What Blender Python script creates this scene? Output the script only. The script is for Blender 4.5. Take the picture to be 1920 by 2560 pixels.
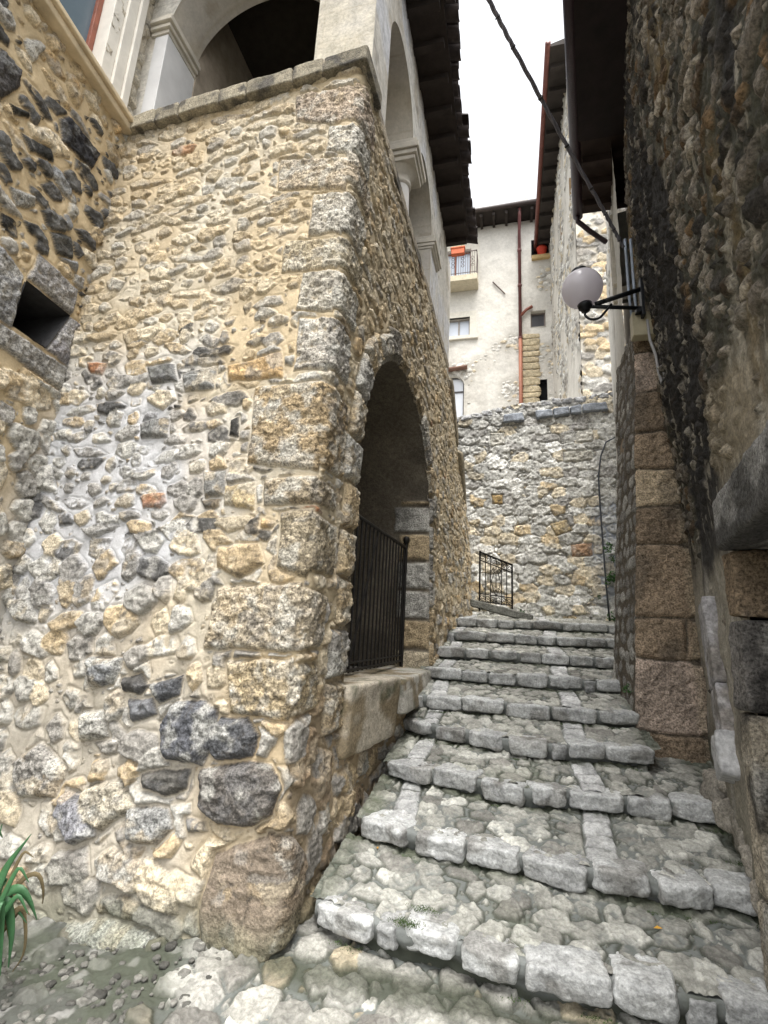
import bpy, math, random, time
import numpy as np
T0 = time.time()
random.seed(7)
rng = np.random.default_rng(7)
for o in list(bpy.data.objects): bpy.data.objects.remove(o)
scene = bpy.context.scene
C = scene.collection
# ------------------------------------------------------------------ camera
F, YAW, PITCH, ROLL = 1250.0, 14.6, 13.0, 3.0
EYE = np.array([0.0, 0.0, 1.6])
_a, _b, _c = map(math.radians, (YAW, PITCH, ROLL))
_f = np.array([-math.sin(_a)*math.cos(_b), math.cos(_a)*math.cos(_b), math.sin(_b)])
_r = np.array([math.cos(_a), math.sin(_a), 0.0]); _u = np.cross(_r, _f)
CR = _r*math.cos(_c) + _u*math.sin(_c); CU = -_r*math.sin(_c) + _u*math.cos(_c)
cam = bpy.data.cameras.new('camera'); cam.sensor_fit = 'VERTICAL'; cam.sensor_height = 36.0
cam.lens = 36.0*F/2560.0; cam.clip_start = 0.05; cam.clip_end = 500
co = bpy.data.objects.new('camera', cam); C.objects.link(co)
from mathutils import Matrix, Vector
M = Matrix((CR, CU, -_f)).transposed().to_4x4(); M.translation = Vector(EYE); co.matrix_world = M
scene.camera = co
# ------------------------------------------------------------------ light
SUN_EL, SUN_ROT = 70.0, 162.0
w = bpy.data.worlds.new('World'); scene.world = w; w.use_nodes = True
nt = w.node_tree; nt.nodes.clear()
sky = nt.nodes.new('ShaderNodeTexSky'); sky.sky_type = 'NISHITA'; sky.sun_disc = False
sky.sun_elevation = math.radians(SUN_EL); sky.sun_rotation = math.radians(SUN_ROT)
sky.dust_density = 4.0; sky.air_density = 1.0
hs = nt.nodes.new('ShaderNodeHueSaturation'); hs.inputs['Saturation'].default_value = 0.12
bg = nt.nodes.new('ShaderNodeBackground'); bg.inputs['Strength'].default_value = 0.15
wo = nt.nodes.new('ShaderNodeOutputWorld')
nt.links.new(sky.outputs[0], hs.inputs['Color']); nt.links.new(hs.outputs[0], bg.inputs[0]); nt.links.new(bg.outputs[0], wo.inputs[0])
sl = bpy.data.lights.new('sun', 'SUN'); sl.energy = 1.25; sl.angle = math.radians(35); sl.color = (1.0, .97, .92)
so = bpy.data.objects.new('sun', sl); C.objects.link(so)
_el, _az = math.radians(SUN_EL), math.radians(SUN_ROT)
_sd = Vector((math.sin(_az)*math.cos(_el), math.cos(_az)*math.cos(_el), math.sin(_el)))
so.rotation_euler = _sd.to_track_quat('Z', 'Y').to_euler()
scene.view_settings.view_transform = 'Standard'; scene.view_settings.look = 'None'
scene.view_settings.exposure = 1.7; scene.view_settings.gamma = 1.0
scene.cycles.max_bounces = 8; scene.cycles.diffuse_bounces = 5

# ------------------------------------------------------------------ helpers
def ray(px, py):
    return _f + CR*(px-960)/F - CU*(py-1280)/F
def at(px, py, **k):
    d = ray(px, py); (ax, v), = k.items(); i = 'xyz'.index(ax)
    return EYE + (v-EYE[i])/d[i]*d
def hit(px, py, f, t0=.5, t1=16):
    d = ray(px, py); ts = np.linspace(t0, t1, 3000); P = EYE + ts[:, None]*d; g = f(P)
    s = np.where(np.sign(g[1:]) != np.sign(g[:-1]))[0]
    return P[s[0]] if len(s) else P[-1]

def _h(ix, iy, k):
    ix = np.asarray(ix).astype(np.int64).astype(np.uint32); iy = np.asarray(iy).astype(np.int64).astype(np.uint32)
    h = ix*np.uint32(374761393) + iy*np.uint32(668265263) + np.uint32((k*2246822519) & 0xFFFFFFFF)
    h = (h ^ (h >> np.uint32(13)))*np.uint32(1274126177); h = (h ^ (h >> np.uint32(15)))*np.uint32(2654435761)
    return (h ^ (h >> np.uint32(16))).astype(np.float64)/4294967295.0
def vn(x, y, k):
    ix = np.floor(x); iy = np.floor(y); fx = x-ix; fy = y-iy
    fx = fx*fx*(3-2*fx); fy = fy*fy*(3-2*fy)
    a = _h(ix, iy, k)*(1-fx) + _h(ix+1, iy, k)*fx; b = _h(ix, iy+1, k)*(1-fx) + _h(ix+1, iy+1, k)*fx
    return (a*(1-fy) + b*fy)*2-1
def fbm(x, y, k, o=4, g=.5):
    s = 0; a = 1; n = 0
    for i in range(o):
        s = s + a*vn(x*2**i + i*17.3, y*2**i - i*9.1, k+i*13); n += a; a *= g
    return s/n
def ridge(x, y, k, o=3):
    s = 0; a = 1; n = 0
    for i in range(o):
        s = s + a*(1-2*np.abs(vn(x*2**i+i*7.7, y*2**i+i*3.1, k+i*29))); n += a; a *= .55
    return s/n
def sst(a, b, x):
    t = np.clip((x-a)/(b-a), 0, 1); return t*t*(3-2*t)

def layer(u, v, cw, ch, seed, fill=.86, ang=.22, kk=6, jit=.32, var=.5):
    """irregular stones laid in rough courses; returns signed distance (m) and per-stone random values"""
    best = np.full(u.shape, 9.0); ids = [np.zeros(u.shape) for _ in range(5)]; tilt = np.zeros(u.shape)
    r0 = np.floor(v/ch)
    for dr in (-1, 0, 1):
        r = r0+dr; wd = cw*(.75+.5*_h(r, r*0+3, seed)); off = _h(r, r*0+5, seed)*wd*7
        c0 = np.floor((u+off)/wd)
        for dc in (-1, 0, 1):
            c = c0+dc; q = [_h(c, r, seed+11*j) for j in range(6)]
            cu = (c+.5+jit*(q[0]-.5))*wd-off; cv = (r+.5+jit*(q[1]-.5))*ch
            a = .5*wd*fill*(1-var+var*1.25*q[2]); b = .5*ch*fill*(1-.6*var+.8*var*q[3])
            th = (q[4]-.5)*2*ang; ct, st = np.cos(th), np.sin(th)
            x = ((u-cu)*ct+(v-cv)*st)/a; y = (-(u-cu)*st+(v-cv)*ct)/b
            d = np.full(u.shape, -9.0)
            for k in range(kk):
                hk = _h(c*7+k, r*5-k, seed+97); an = 2*math.pi*(k+.7*(hk-.5))/kk + q[5]*6
                rk = .72+.33*_h(c*3-k, r*11+k, seed+61)
                d = np.maximum(d, x*np.cos(an)+y*np.sin(an)-rk)
            d = np.maximum(d, .6*(np.sqrt(x*x+y*y)-1.12))
            d = d*np.minimum(a, b)
            m = d < best
            best = np.where(m, d, best)
            for j in range(5): ids[j] = np.where(m, _h(c, r, seed+200+j*7), ids[j])
            tilt = np.where(m, x*(q[0]-.5)+y*(q[3]-.7), tilt)
    return best, ids, tilt

def poly_sdf(u, v, poly):
    p = np.asarray(poly, float); n = len(p); d = np.full(u.shape, 1e9); s = np.ones(u.shape)
    j = n-1
    for i in range(n):
        ex, ey = p[j]-p[i]; wx = u-p[i, 0]; wy = v-p[i, 1]
        t = np.clip((wx*ex+wy*ey)/(ex*ex+ey*ey+1e-12), 0, 1)
        d = np.minimum(d, (wx-ex*t)**2+(wy-ey*t)**2)
        c1 = v >= p[i, 1]; c2 = v < p[j, 1]; c3 = ex*wy > ey*wx
        s = np.where((c1 & c2 & c3) | (~c1 & ~c2 & ~c3), -s, s); j = i
    return s*np.sqrt(d)

PAL = dict(cream=(.56, .48, .35), tan=(.46, .36, .225), ochre=(.46, .33, .18), gray=(.29, .275, .25), lgray=(.43, .415, .375),
           blue=(.215, .22, .225), dark=(.075, .073, .07), black=(.035, .034, .033), white=(.62, .60, .55), pink=(.44, .34, .275), rust=(.33, .155, .075),
           brown=(.22, .16, .10), dbrown=(.10, .078, .056))
def pick(names, r):
    a = np.array([PAL[n] for n in names]); return a[np.clip((r*len(names)).astype(int), 0, len(names)-1)]
def mixc(a, b, t): return a*(1-t[..., None]) + np.asarray(b)*t[..., None]

# ---- materials
MATS = {}
def mat_stone(name, bump=.5, fine=70, rough=.92, dirt=.0, dirtcol=(.05, .05, .04)):
    m = bpy.data.materials.new(name); m.use_nodes = True; t = m.node_tree; N = t.nodes; L = t.links
    b = N['Principled BSDF']; b.inputs['Roughness'].default_value = rough; b.inputs['Specular IOR Level'].default_value = .25
    tc = N.new('ShaderNodeTexCoord'); ca = N.new('ShaderNodeAttribute'); ca.attribute_name = 'Col'
    pa = N.new('ShaderNodeAttribute'); pa.attribute_name = 'pit'
    n1 = N.new('ShaderNodeTexNoise'); n1.inputs['Scale'].default_value = fine*.35; n1.inputs['Detail'].default_value = 8; n1.inputs['Roughness'].default_value = .68
    n2 = N.new('ShaderNodeTexNoise'); n2.inputs['Scale'].default_value = fine*1.0; n2.inputs['Detail'].default_value = 5; n2.inputs['Roughness'].default_value = .7
    vo = N.new('ShaderNodeTexVoronoi'); vo.inputs['Scale'].default_value = fine*.9
    for n in (n1, n2, vo): L.new(tc.outputs['Object'], n.inputs['Vector'])
    r1 = N.new('ShaderNodeMapRange'); r1.inputs[1].default_value = .3; r1.inputs[2].default_value = .7; r1.inputs[3].default_value = .66; r1.inputs[4].default_value = 1.34
    L.new(n1.outputs['Fac'], r1.inputs[0])
    ps = N.new('ShaderNodeMath'); ps.operation = 'MULTIPLY_ADD'; ps.use_clamp = True; ps.inputs[1].default_value = 2.4; ps.inputs[2].default_value = .30; L.new(pa.outputs['Fac'], ps.inputs[0])
    rx = N.new('ShaderNodeMix'); rx.data_type = 'FLOAT'; rx.inputs[2].default_value = 1.0; L.new(ps.outputs[0], rx.inputs[0]); L.new(r1.outputs[0], rx.inputs[3])
    # grain: strong on pitted stones
    r2 = N.new('ShaderNodeMapRange'); r2.inputs[1].default_value = .35; r2.inputs[2].default_value = .62; r2.inputs[3].default_value = .18; r2.inputs[4].default_value = 1.5
    L.new(n2.outputs['Fac'], r2.inputs[0])
    mx = N.new('ShaderNodeMix'); mx.data_type = 'FLOAT'; mx.inputs[2].default_value = 1.0
    mm = N.new('ShaderNodeMath'); mm.operation = 'MULTIPLY_ADD'; mm.inputs[1].default_value = .85; mm.inputs[2].default_value = .10
    L.new(pa.outputs['Fac'], mm.inputs[0]); L.new(mm.outputs[0], mx.inputs[0]); L.new(r2.outputs[0], mx.inputs[3])
    mu = N.new('ShaderNodeMath'); mu.operation = 'MULTIPLY'; L.new(rx.outputs[0], mu.inputs[0]); L.new(mx.outputs[0], mu.inputs[1])
    vm = N.new('ShaderNodeVectorMath'); vm.operation = 'SCALE'; L.new(ca.outputs['Color'], vm.inputs[0]); L.new(mu.outputs[0], vm.inputs['Scale'])
    L.new(vm.outputs[0], b.inputs['Base Color'])
    # bump: base grain + pits
    ad = N.new('ShaderNodeMath'); ad.operation = 'MULTIPLY'; L.new(n2.outputs['Fac'], ad.inputs[0])
    pm = N.new('ShaderNodeMath'); pm.operation = 'MULTIPLY_ADD'; pm.inputs[1].default_value = 1.9; pm.inputs[2].default_value = .34
    L.new(pa.outputs['Fac'], pm.inputs[0]); L.new(pm.outputs[0], ad.inputs[1])
    a2 = N.new('ShaderNodeMath'); a2.operation = 'MULTIPLY_ADD'; a2.inputs[1].default_value = .9
    nm = N.new('ShaderNodeMath'); nm.operation = 'MULTIPLY'; L.new(n1.outputs['Fac'], nm.inputs[0]); L.new(ps.outputs[0], nm.inputs[1])
    L.new(nm.outputs[0], a2.inputs[0]); L.new(ad.outputs[0], a2.inputs[2])
    v2 = N.new('ShaderNodeMath'); v2.operation = 'MULTIPLY'; L.new(vo.outputs['Distance'], v2.inputs[0]); L.new(pa.outputs['Fac'], v2.inputs[1])
    a3 = N.new('ShaderNodeMath'); a3.operation = 'MULTIPLY_ADD'; a3.inputs[1].default_value = -.8; L.new(v2.outputs[0], a3.inputs[0]); L.new(a2.outputs[0], a3.inputs[2])
    bp = N.new('ShaderNodeBump'); bp.inputs['Strength'].default_value = bump; bp.inputs['Distance'].default_value = .02
    L.new(a3.outputs[0], bp.inputs['Height']); L.new(bp.outputs[0], b.inputs['Normal'])
    MATS[name] = m; return m
def mat(name, col, rough=.8, metal=0., var=.25, scale=8., bump=.15, spec=.4, **kw):
    if name in MATS: return MATS[name]
    m = bpy.data.materials.new(name); m.use_nodes = True; t = m.node_tree; N = t.nodes; L = t.links
    b = N['Principled BSDF']; b.inputs['Roughness'].default_value = rough; b.inputs['Metallic'].default_value = metal; b.inputs['Specular IOR Level'].default_value = spec
    for k, v in kw.items(): b.inputs[k.replace('_', ' ')].default_value = v
    tc = N.new('ShaderNodeTexCoord'); n1 = N.new('ShaderNodeTexNoise'); n1.inputs['Scale'].default_value = scale; n1.inputs['Detail'].default_value = 8; n1.inputs['Roughness'].default_value = .65
    L.new(tc.outputs['Object'], n1.inputs['Vector'])
    r = N.new('ShaderNodeMapRange'); r.inputs[1].default_value = .25; r.inputs[2].default_value = .75; r.inputs[3].default_value = 1-var; r.inputs[4].default_value = 1+var
    L.new(n1.outputs['Fac'], r.inputs[0])
    vm = N.new('ShaderNodeVectorMath'); vm.operation = 'SCALE'; vm.inputs[0].default_value = col[:3]; L.new(r.outputs[0], vm.inputs['Scale']); L.new(vm.outputs[0], b.inputs['Base Color'])
    if bump:
        bp = N.new('ShaderNodeBump'); bp.inputs['Strength'].default_value = bump; bp.inputs['Distance'].default_value = .02
        n2 = N.new('ShaderNodeTexNoise'); n2.inputs['Scale'].default_value = scale*6; n2.inputs['Detail'].default_value = 5; L.new(tc.outputs['Object'], n2.inputs['Vector'])
        L.new(n2.outputs['Fac'], bp.inputs['Height']); L.new(bp.outputs[0], b.inputs['Normal'])
    MATS[name] = m; return m
STONE = mat_stone('rubble_stone', .55); STEPM = mat_stone('step_stone', .5, 60); PLASTER = mat_stone('aged_plaster', .3, 30); FAR = mat_stone('far_masonry', .6, 25)

# ---- objects
def thing(name, label, cat, loc=(0, 0, 0), group=None, kind=None):
    o = bpy.data.objects.new(name, None); C.objects.link(o); o.location = loc
    o['label'] = label; o['category'] = cat
    if group: o['group'] = group
    if kind: o['kind'] = kind
    return o
def tag(o, label, cat, group=None, kind=None):
    o['label'] = label; o['category'] = cat
    if group: o['group'] = group
    if kind: o['kind'] = kind
    return o
def link(name, me, parent=None):
    o = bpy.data.objects.new(name, me); C.objects.link(o)
    if parent is not None:
        o.parent = parent
        p = parent; loc = Vector((0, 0, 0))
        while p is not None: loc += Vector(p.location); p = p.parent
        o.location = -loc   # mesh data are in world coordinates
    return o
def np_mesh(name, V, faces, mat_, col=None, pit=None, parent=None, smooth=True):
    V = np.asarray(V, np.float32); faces = np.asarray(faces, np.int32)
    me = bpy.data.meshes.new(name); n = len(V); k = faces.shape[1]
    me.vertices.add(n); me.vertices.foreach_set('co', V.ravel())
    me.loops.add(faces.size); me.loops.foreach_set('vertex_index', faces.ravel())
    me.polygons.add(len(faces)); me.polygons.foreach_set('loop_start', np.arange(0, faces.size, k, dtype=np.int32))
    me.polygons.foreach_set('loop_total', np.full(len(faces), k, np.int32))
    me.polygons.foreach_set('use_smooth', np.full(len(faces), smooth))
    if col is None: col = np.tile(np.array([[.4, .38, .34]]), (n, 1))
    a = me.attributes.new('Col', 'FLOAT_COLOR', 'POINT'); cc = np.ones((n, 4), np.float32); cc[:, :3] = np.clip(col, 0.01, .85); a.data.foreach_set('color', cc.ravel())
    a = me.attributes.new('pit', 'FLOAT', 'POINT'); a.data.foreach_set('value', np.asarray(pit if pit is not None else np.zeros(n), np.float32).ravel())
    me.update(calc_edges=True); me.validate(); me.materials.append(mat_)
    return link(name, me, parent)
def grid_mesh(name, P, mat_, col, pit=None, keep=None, parent=None, flip=False):
    """P: (nv,nu,3) positions -> quad mesh, dropping faces with a vertex outside keep"""
    nv, nu = P.shape[:2]; idx = np.arange(nv*nu).reshape(nv, nu)
    f = np.stack([idx[:-1, :-1], idx[:-1, 1:], idx[1:, 1:], idx[1:, :-1]], -1).reshape(-1, 4)
    if flip: f = f[:, ::-1]
    V = P.reshape(-1, 3); c = np.asarray(col).reshape(-1, 3); pt = np.zeros(len(V)) if pit is None else np.asarray(pit).ravel()
    if keep is not None:
        k = keep.ravel(); f = f[k[f].all(1)]
        used = np.zeros(len(V), bool); used[f.ravel()] = True; mp = np.cumsum(used)-1; f = mp[f]; V = V[used]; c = c[used]; pt = pt[used]
    return np_mesh(name, V, f, mat_, c, pt, parent)
def normals(P, flip=False):
    du = np.gradient(P, axis=1); dv = np.gradient(P, axis=0); n = np.cross(du, dv); n /= np.linalg.norm(n, axis=-1, keepdims=True)+1e-12
    return -n if flip else n

def veins(c, sc2, U, V, k, amt=.55, crack=.65):
    """natural variation inside a stone: a second mineral tone and dark cracks"""
    c = mixc(c, sc2, amt*sst(-.05, .3, fbm(U*12, V*12, k, 4)))
    return mixc(c, (.06, .055, .05), crack*sst(.55, .85, ridge(U*14, V*14, k+5, 3)))
def relief(sd, Hs, edge, tl, rgh, rdg, pit, mort_h, rough=1.):
    """angular stones half buried in a wavy mortar bed: height, stone mask"""
    t = np.clip(-sd/edge, 0, 1); pr = t*(2-t)
    st = Hs*pr+np.clip(-sd/.03, 0, 1)*(.020*tl*rough)+t*rough*((.006+.006*pit)*rgh+(.009+.005*pit)*rdg)
    st = np.where(sd < .004, st, -1.0); mort_h = mort_h-.007*rough*sst(.015, .0, np.abs(sd))
    h = np.maximum(st, mort_h); return h, sst(-.004, .009, st-mort_h)

class MB:
    """collects boxes, tubes and lathes into one mesh"""
    def __init__(s): s.v = []; s.f = []
    def add(s, v, f):
        b = len(s.v); s.v += [tuple(map(float, p)) for p in v]; s.f += [tuple(b+i for i in q) for q in f]; return s
    def box(s, a, b):
        (x0, y0, z0), (x1, y1, z1) = a, b
        return s.add([(x0, y0, z0), (x1, y0, z0), (x1, y1, z0), (x0, y1, z0), (x0, y0, z1), (x1, y0, z1), (x1, y1, z1), (x0, y1, z1)],
              [(0, 3, 2, 1), (4, 5, 6, 7), (0, 1, 5, 4), (1, 2, 6, 5), (2, 3, 7, 6), (3, 0, 4, 7)])
    def hexa(s, p):  # 8 corners, bottom ring then top ring
        return s.add(p, [(0, 3, 2, 1), (4, 5, 6, 7), (0, 1, 5, 4), (1, 2, 6, 5), (2, 3, 7, 6), (3, 0, 4, 7)])
    def tube(s, pts, r, n=8, cap=True):
        pts = [np.array(p, float) for p in pts]; rs = r if hasattr(r, '__len__') else [r]*len(pts); vs = []; fs = []
        prev = None
        for i, p in enumerate(pts):
            d = pts[min(i+1, len(pts)-1)]-pts[max(i-1, 0)]; d = d/(np.linalg.norm(d)+1e-9)
            if prev is None:
                prev = np.cross(d, (0, 0, 1)) if abs(d[2]) < .9 else np.cross(d, (1, 0, 0))
            a = prev-d*(prev@d); a /= np.linalg.norm(a); prev = a; b = np.cross(d, a)
            for k in range(n):
                t = 2*math.pi*k/n; vs.append(p+rs[i]*(math.cos(t)*a+math.sin(t)*b))
        for i in range(len(pts)-1):
            for k in range(n): fs.append((i*n+k, i*n+(k+1) % n, (i+1)*n+(k+1) % n, (i+1)*n+k))
        if cap: fs.append(tuple(range(n))[::-1]); fs.append(tuple((len(pts)-1)*n+k for k in range(n)))
        return s.add(vs, fs)
    def lathe(s, prof, c, axis=(0, 0, 1), n=24):
        ax = np.array(axis, float); ax /= np.linalg.norm(ax); a = np.cross(ax, (1, 0, 0) if abs(ax[0]) < .8 else (0, 1, 0)); a /= np.linalg.norm(a); b = np.cross(ax, a)
        vs = []; fs = []
        for r, h in prof:
            for k in range(n):
                t = 2*math.pi*k/n; vs.append(np.array(c)+ax*h+r*(math.cos(t)*a+math.sin(t)*b))
        for i in range(len(prof)-1):
            for k in range(n): fs.append((i*n+k, i*n+(k+1) % n, (i+1)*n+(k+1) % n, (i+1)*n+k))
        return s.add(vs, fs)
    def build(s, name, m, parent=None, smooth=False, bevel=0.):
        me = bpy.data.meshes.new(name); me.from_pydata(s.v, [], s.f); me.update()
        if smooth:
            me.polygons.foreach_set('use_smooth', [True]*len(me.polygons))
        me.materials.append(m); o = link(name, me, parent)
        if bevel:
            md = o.modifiers.new('bevel', 'BEVEL'); md.width = bevel; md.segments = 2; md.limit_method = 'ANGLE'
        return o

def vn3(p, k):
    x, y, z = p[..., 0], p[..., 1], p[..., 2]; iz = np.floor(z); fz = z-iz; fz = fz*fz*(3-2*fz)
    return vn(x+iz*37.7, y-iz*19.3, k)*(1-fz) + vn(x+(iz+1)*37.7, y-(iz+1)*19.3, k)*fz
_CUBE = {}
def cube_grid(n):
    if n in _CUBE: return _CUBE[n]
    vs = {}; V = []; Fc = []
    def vid(p):
        k = tuple(p)
        if k not in vs: vs[k] = len(V); V.append(p)
        return vs[k]
    for ax in range(3):
        for sg in (0, n):
            for i in range(n):
                for j in range(n):
                    q = []
                    for di, dj in ((0, 0), (1, 0), (1, 1), (0, 1)):
                        p = [0, 0, 0]; p[ax] = sg; p[(ax+1) % 3] = i+di; p[(ax+2) % 3] = j+dj; q.append(vid(p))
                    Fc.append(q if sg else q[::-1])
    _CUBE[n] = (np.array(V, float)/n*2-1, np.array(Fc)); return _CUBE[n]
class Rocks:
    """rough hewn blocks collected into one mesh"""
    def __init__(s): s.V = []; s.F = []; s.Cc = []; s.P = []; s.n = 0
    def block(s, c, half, rot=0., n=12, p=7., rough=.012, col=(.42, .41, .38), pit=.2, seed=0, taper=0., fs=9., M3=None, skew=1., stain=None):
        q, f = cube_grid(n); q = q*np.linspace(1, 1, 1)
        r = (np.abs(q)**p).sum(1)**(1/p); d = q/r[:, None]
        d = d*(1+ .0*r[:, None])
        # skew so that no two blocks have the same outline
        h = [skew*(float(_h(seed, j, 5))-.5) for j in range(8)]
        d[:, 0] *= 1+.22*h[0]*d[:, 1]+.16*h[1]*d[:, 2]; d[:, 1] *= 1+.2*h[2]*d[:, 0]+taper*d[:, 2]; d[:, 2] *= 1+.22*h[3]*d[:, 0]+.12*h[4]*d[:, 1]
        P = d*np.array(half)
        nn = d/np.linalg.norm(d, axis=1, keepdims=True); pp = P+seed*3.17
        disp = rough*(1.3*vn3(pp*fs, 3)+.9*vn3(pp*fs*2.3, 8)+.55*vn3(pp*fs*5, 21)+.35*vn3(pp*fs*10, 31)); P = P+nn*disp[:, None]
        if M3 is None:
            cr, sr = math.cos(rot), math.sin(rot); M3 = np.array([[cr, -sr, 0], [sr, cr, 0], [0, 0, 1]])
        P = P@np.asarray(M3).T+np.array(c)
        cc = np.array(col)*(1+.22*vn3(pp*7, 41)+.16*vn3(pp*20, 43))[:, None]
        if stain is not None:
            for (sc, amt, f0, thr) in stain: cc = mixc(cc, sc, amt*sst(thr, thr+.3, vn3(pp*f0, 51)+.5*vn3(pp*f0*2.7, 53)))
        s.V.append(P); s.F.append(f+s.n); s.n += len(P); s.Cc.append(cc); s.P.append(np.full(len(P), pit))
    def build(s, name, m, parent=None): return np_mesh(name, np.concatenate(s.V), np.concatenate(s.F), m, np.concatenate(s.Cc), np.concatenate(s.P), parent)

# =================================================================== LOGGIA HOUSE (left)
FV = 1.15726
def yc(z): return 2.65+.045*z
def xs(y, z):
    t = np.clip((z-1)/5, 0, 1)
    return np.interp(y, [2.6, 3.4, 4.4, 5.8, 8, 10.4], [-1.17, -1.15, -1.05, -.93, -.8, -.72])*(1-t) + np.interp(y, [2.6, 6.3, 7.8, 10.4], [-1.13, -1.06, -1.04, -1.0])*t
f_side = lambda P: P[:, 0]-xs(P[:, 1], P[:, 2])
f_front = lambda P: P[:, 1]-(yc(P[:, 2])+.05*np.maximum(-1.15-P[:, 0], 0))
def front_uv(px, py):
    p = hit(px*FV, py*FV, f_front); return (p[0]-(-1.17+.04*p[2]/6), p[2])
def side_uv(px, py):
    p = hit(px*FV, py*FV, f_side); return (p[1]-yc(p[2]), p[2])
def pos_L(u, v):
    acc = 0
    for d in np.linspace(-.07, .07, 7):
        uu = u+d; s = np.maximum(-uu, 0); y = yc(v)+np.where(uu < 0, s*.05, uu)
        x = np.where(uu < 0, -1.17+.04*v/6-s, xs(y, v)); acc = acc+np.stack([x, y, v], -1)
    return acc/7
AY, AZ, AR, A0 = 4.67, 2.98, 1.22, 1.16        # archway: centre, springing, radius, threshold
def arch_sdf(y, z):
    d = np.where(z > AZ, np.hypot(y-AY, z-AZ)-AR, np.abs(y-AY)-AR)
    return np.maximum(d, A0-z)

house = thing('loggia_house', 'tan rubble stone house with an arched gateway below a white arcaded loggia', 'house', (-1.2, 3.0, 0))
us = np.concatenate([np.arange(-2.42, 1.4, .0072), np.arange(1.4, 4.0, .012), np.arange(4.0, 7.7, .018)])
vs_ = np.arange(-.2, 5.96, .0085)
U, V = np.meshgrid(us, vs_)
Y = yc(V)+np.maximum(U, 0)
ad = np.where(U > .1, arch_sdf(Y, V), 9.)
# pull the ragged rim of the hole onto the arch curve
gy = np.where(V > AZ, (Y-AY)/(np.hypot(Y-AY, V-AZ)+1e-6), np.sign(Y-AY)); gz = np.where(V > AZ, (V-AZ)/(np.hypot(Y-AY, V-AZ)+1e-6), 0)
bot = (A0-V) > np.where(V > AZ, -9, np.abs(Y-AY)-AR); gy = np.where(bot & (ad < 0), 0, gy); gz = np.where(bot & (ad < 0), -1, gz)
near = (ad < 0) & (ad > -.02)
U2 = np.where(near, U-ad*gy, U); V2 = np.where(near, V-ad*gz, V)
keep = ad > -.02
top = np.where(U < 0, 5.96, np.interp(Y, [7.75, 7.85, 10.1, 10.4], [5.96, 5.8, 3.95, 3.9]))
keep &= V < top+.02
P0 = pos_L(U2, V2); N0 = normals(P0)
wu = U2+.018*fbm(U2*9, V2*9, 5, 3)+.03*vn(U2*3, V2*3, 6); wv = V2+.018*fbm(U2*9+40, V2*9, 15, 3)+.035*vn(U2*2.2, V2*2.2, 16)
isf = sst(.06, -.06, U2)
zl = V2+.35*fbm(U2*1.3, V2*1.3, 77, 2)
sA, iA, tA = layer(wu, wv, .23, .105, 101, 1.22, .25, 6, .5, .65)        # flat small stones, upper part
sB, iB, tB = layer(wu, wv, .24, .165, 202, 1.32, .4, 6, .5, .55)       # bigger stones, lower part
sC, iC, tC = layer(wu+.05, wv+.03, .085, .05, 303, .8, .5, 5)  # small fillers
low = (zl < 2.35)
sd = np.where(low, sB, sA); ids = [np.where(low, b, a) for a, b in zip(iA, iB)]; tl = np.where(low, tB, tA)
fillm = (sC < 0) & (sd > .012) & (iC[4] < .4)
sd = np.where(fillm, np.maximum(sC, -(sd-.008)), sd); ids = [np.where(fillm, c, a) for a, c in zip(ids, iC)]; tl = np.where(fillm, tC*.5, tl)
# zones
blue_m = isf*sst(.75, 1.3, -U2+.3*fbm(U2*2, V2*2, 55, 2))*sst(1.1, 1.8, V2)*sst(3.9, 3.0, V2+.4*(2.2+U2)*0)
blue_m = np.maximum(blue_m, .55*isf*sst(.25, .9, -U2)*sst(2.0, 2.3, V2)*sst(3.1, 2.7, V2+.3*fbm(U2*3, V2*3, 56, 2)))
och = isf*sst(1.1, .4, -U2)*sst(1.9, 1.2, V2)
sidem = 1-isf; lowside = sidem*sst(1.35, 1.1, V2)
mort = np.tile(np.array([.49, .395, .26]), U2.shape+(1,))
mort = mixc(mort, (.56, .53, .45), sst(-.1, .5, fbm(U2*1.7, V2*1.7, 91, 3))*.6)
mort = mixc(mort, (.50, .515, .545), blue_m*.85); mort = mixc(mort, (.41, .32, .20), och*.55)
mort = mixc(mort, (.43, .40, .345), isf*sst(1.9, .9, V2)*sst(.25, .7, -U2)*.8)
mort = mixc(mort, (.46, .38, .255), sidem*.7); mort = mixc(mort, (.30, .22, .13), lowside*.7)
cU = pick(['cream', 'tan', 'tan', 'cream', 'tan', 'lgray', 'cream', 'tan', 'gray', 'lgray'], ids[0])
cM = pick(['gray', 'dark', 'lgray', 'tan', 'gray', 'lgray', 'cream', 'gray', 'dark', 'lgray', 'tan', 'gray'], ids[0])
cL = pick(['lgray', 'gray', 'cream', 'lgray', 'lgray', 'gray', 'tan', 'lgray', 'lgray', 'cream'], ids[0])
cS = pick(['tan', 'cream', 'lgray', 'tan', 'gray', 'cream', 'cream', 'ochre'], ids[0])
cLS = pick(['brown', 'gray', 'gray', 'tan', 'tan', 'lgray', 'brown'], ids[0])
mid = sst(3.95, 3.35, zl+.5*(U2+1.2)*0+.25*(ids[2]-.5)); lo = sst(2.1, 1.75, zl)
sc_ = np.where((ids[1] < mid)[..., None], cM, cU); sc_ = np.where((ids[3] < lo)[..., None], cL, sc_)
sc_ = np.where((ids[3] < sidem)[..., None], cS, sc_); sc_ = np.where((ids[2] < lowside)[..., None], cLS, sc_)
sc_ = sc_*(.82+.36*ids[4])[..., None]
rust = (ids[1] > .9965)[..., None]; sc_ = np.where(rust, np.array(PAL['rust']), sc_)
Hs = (.010+.020*ids[2])*(1+.7*lo-.15*sidem)
edge = .009+.010*lo+.004*ids[3]
pit = .25+.3*ids[3]
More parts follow.
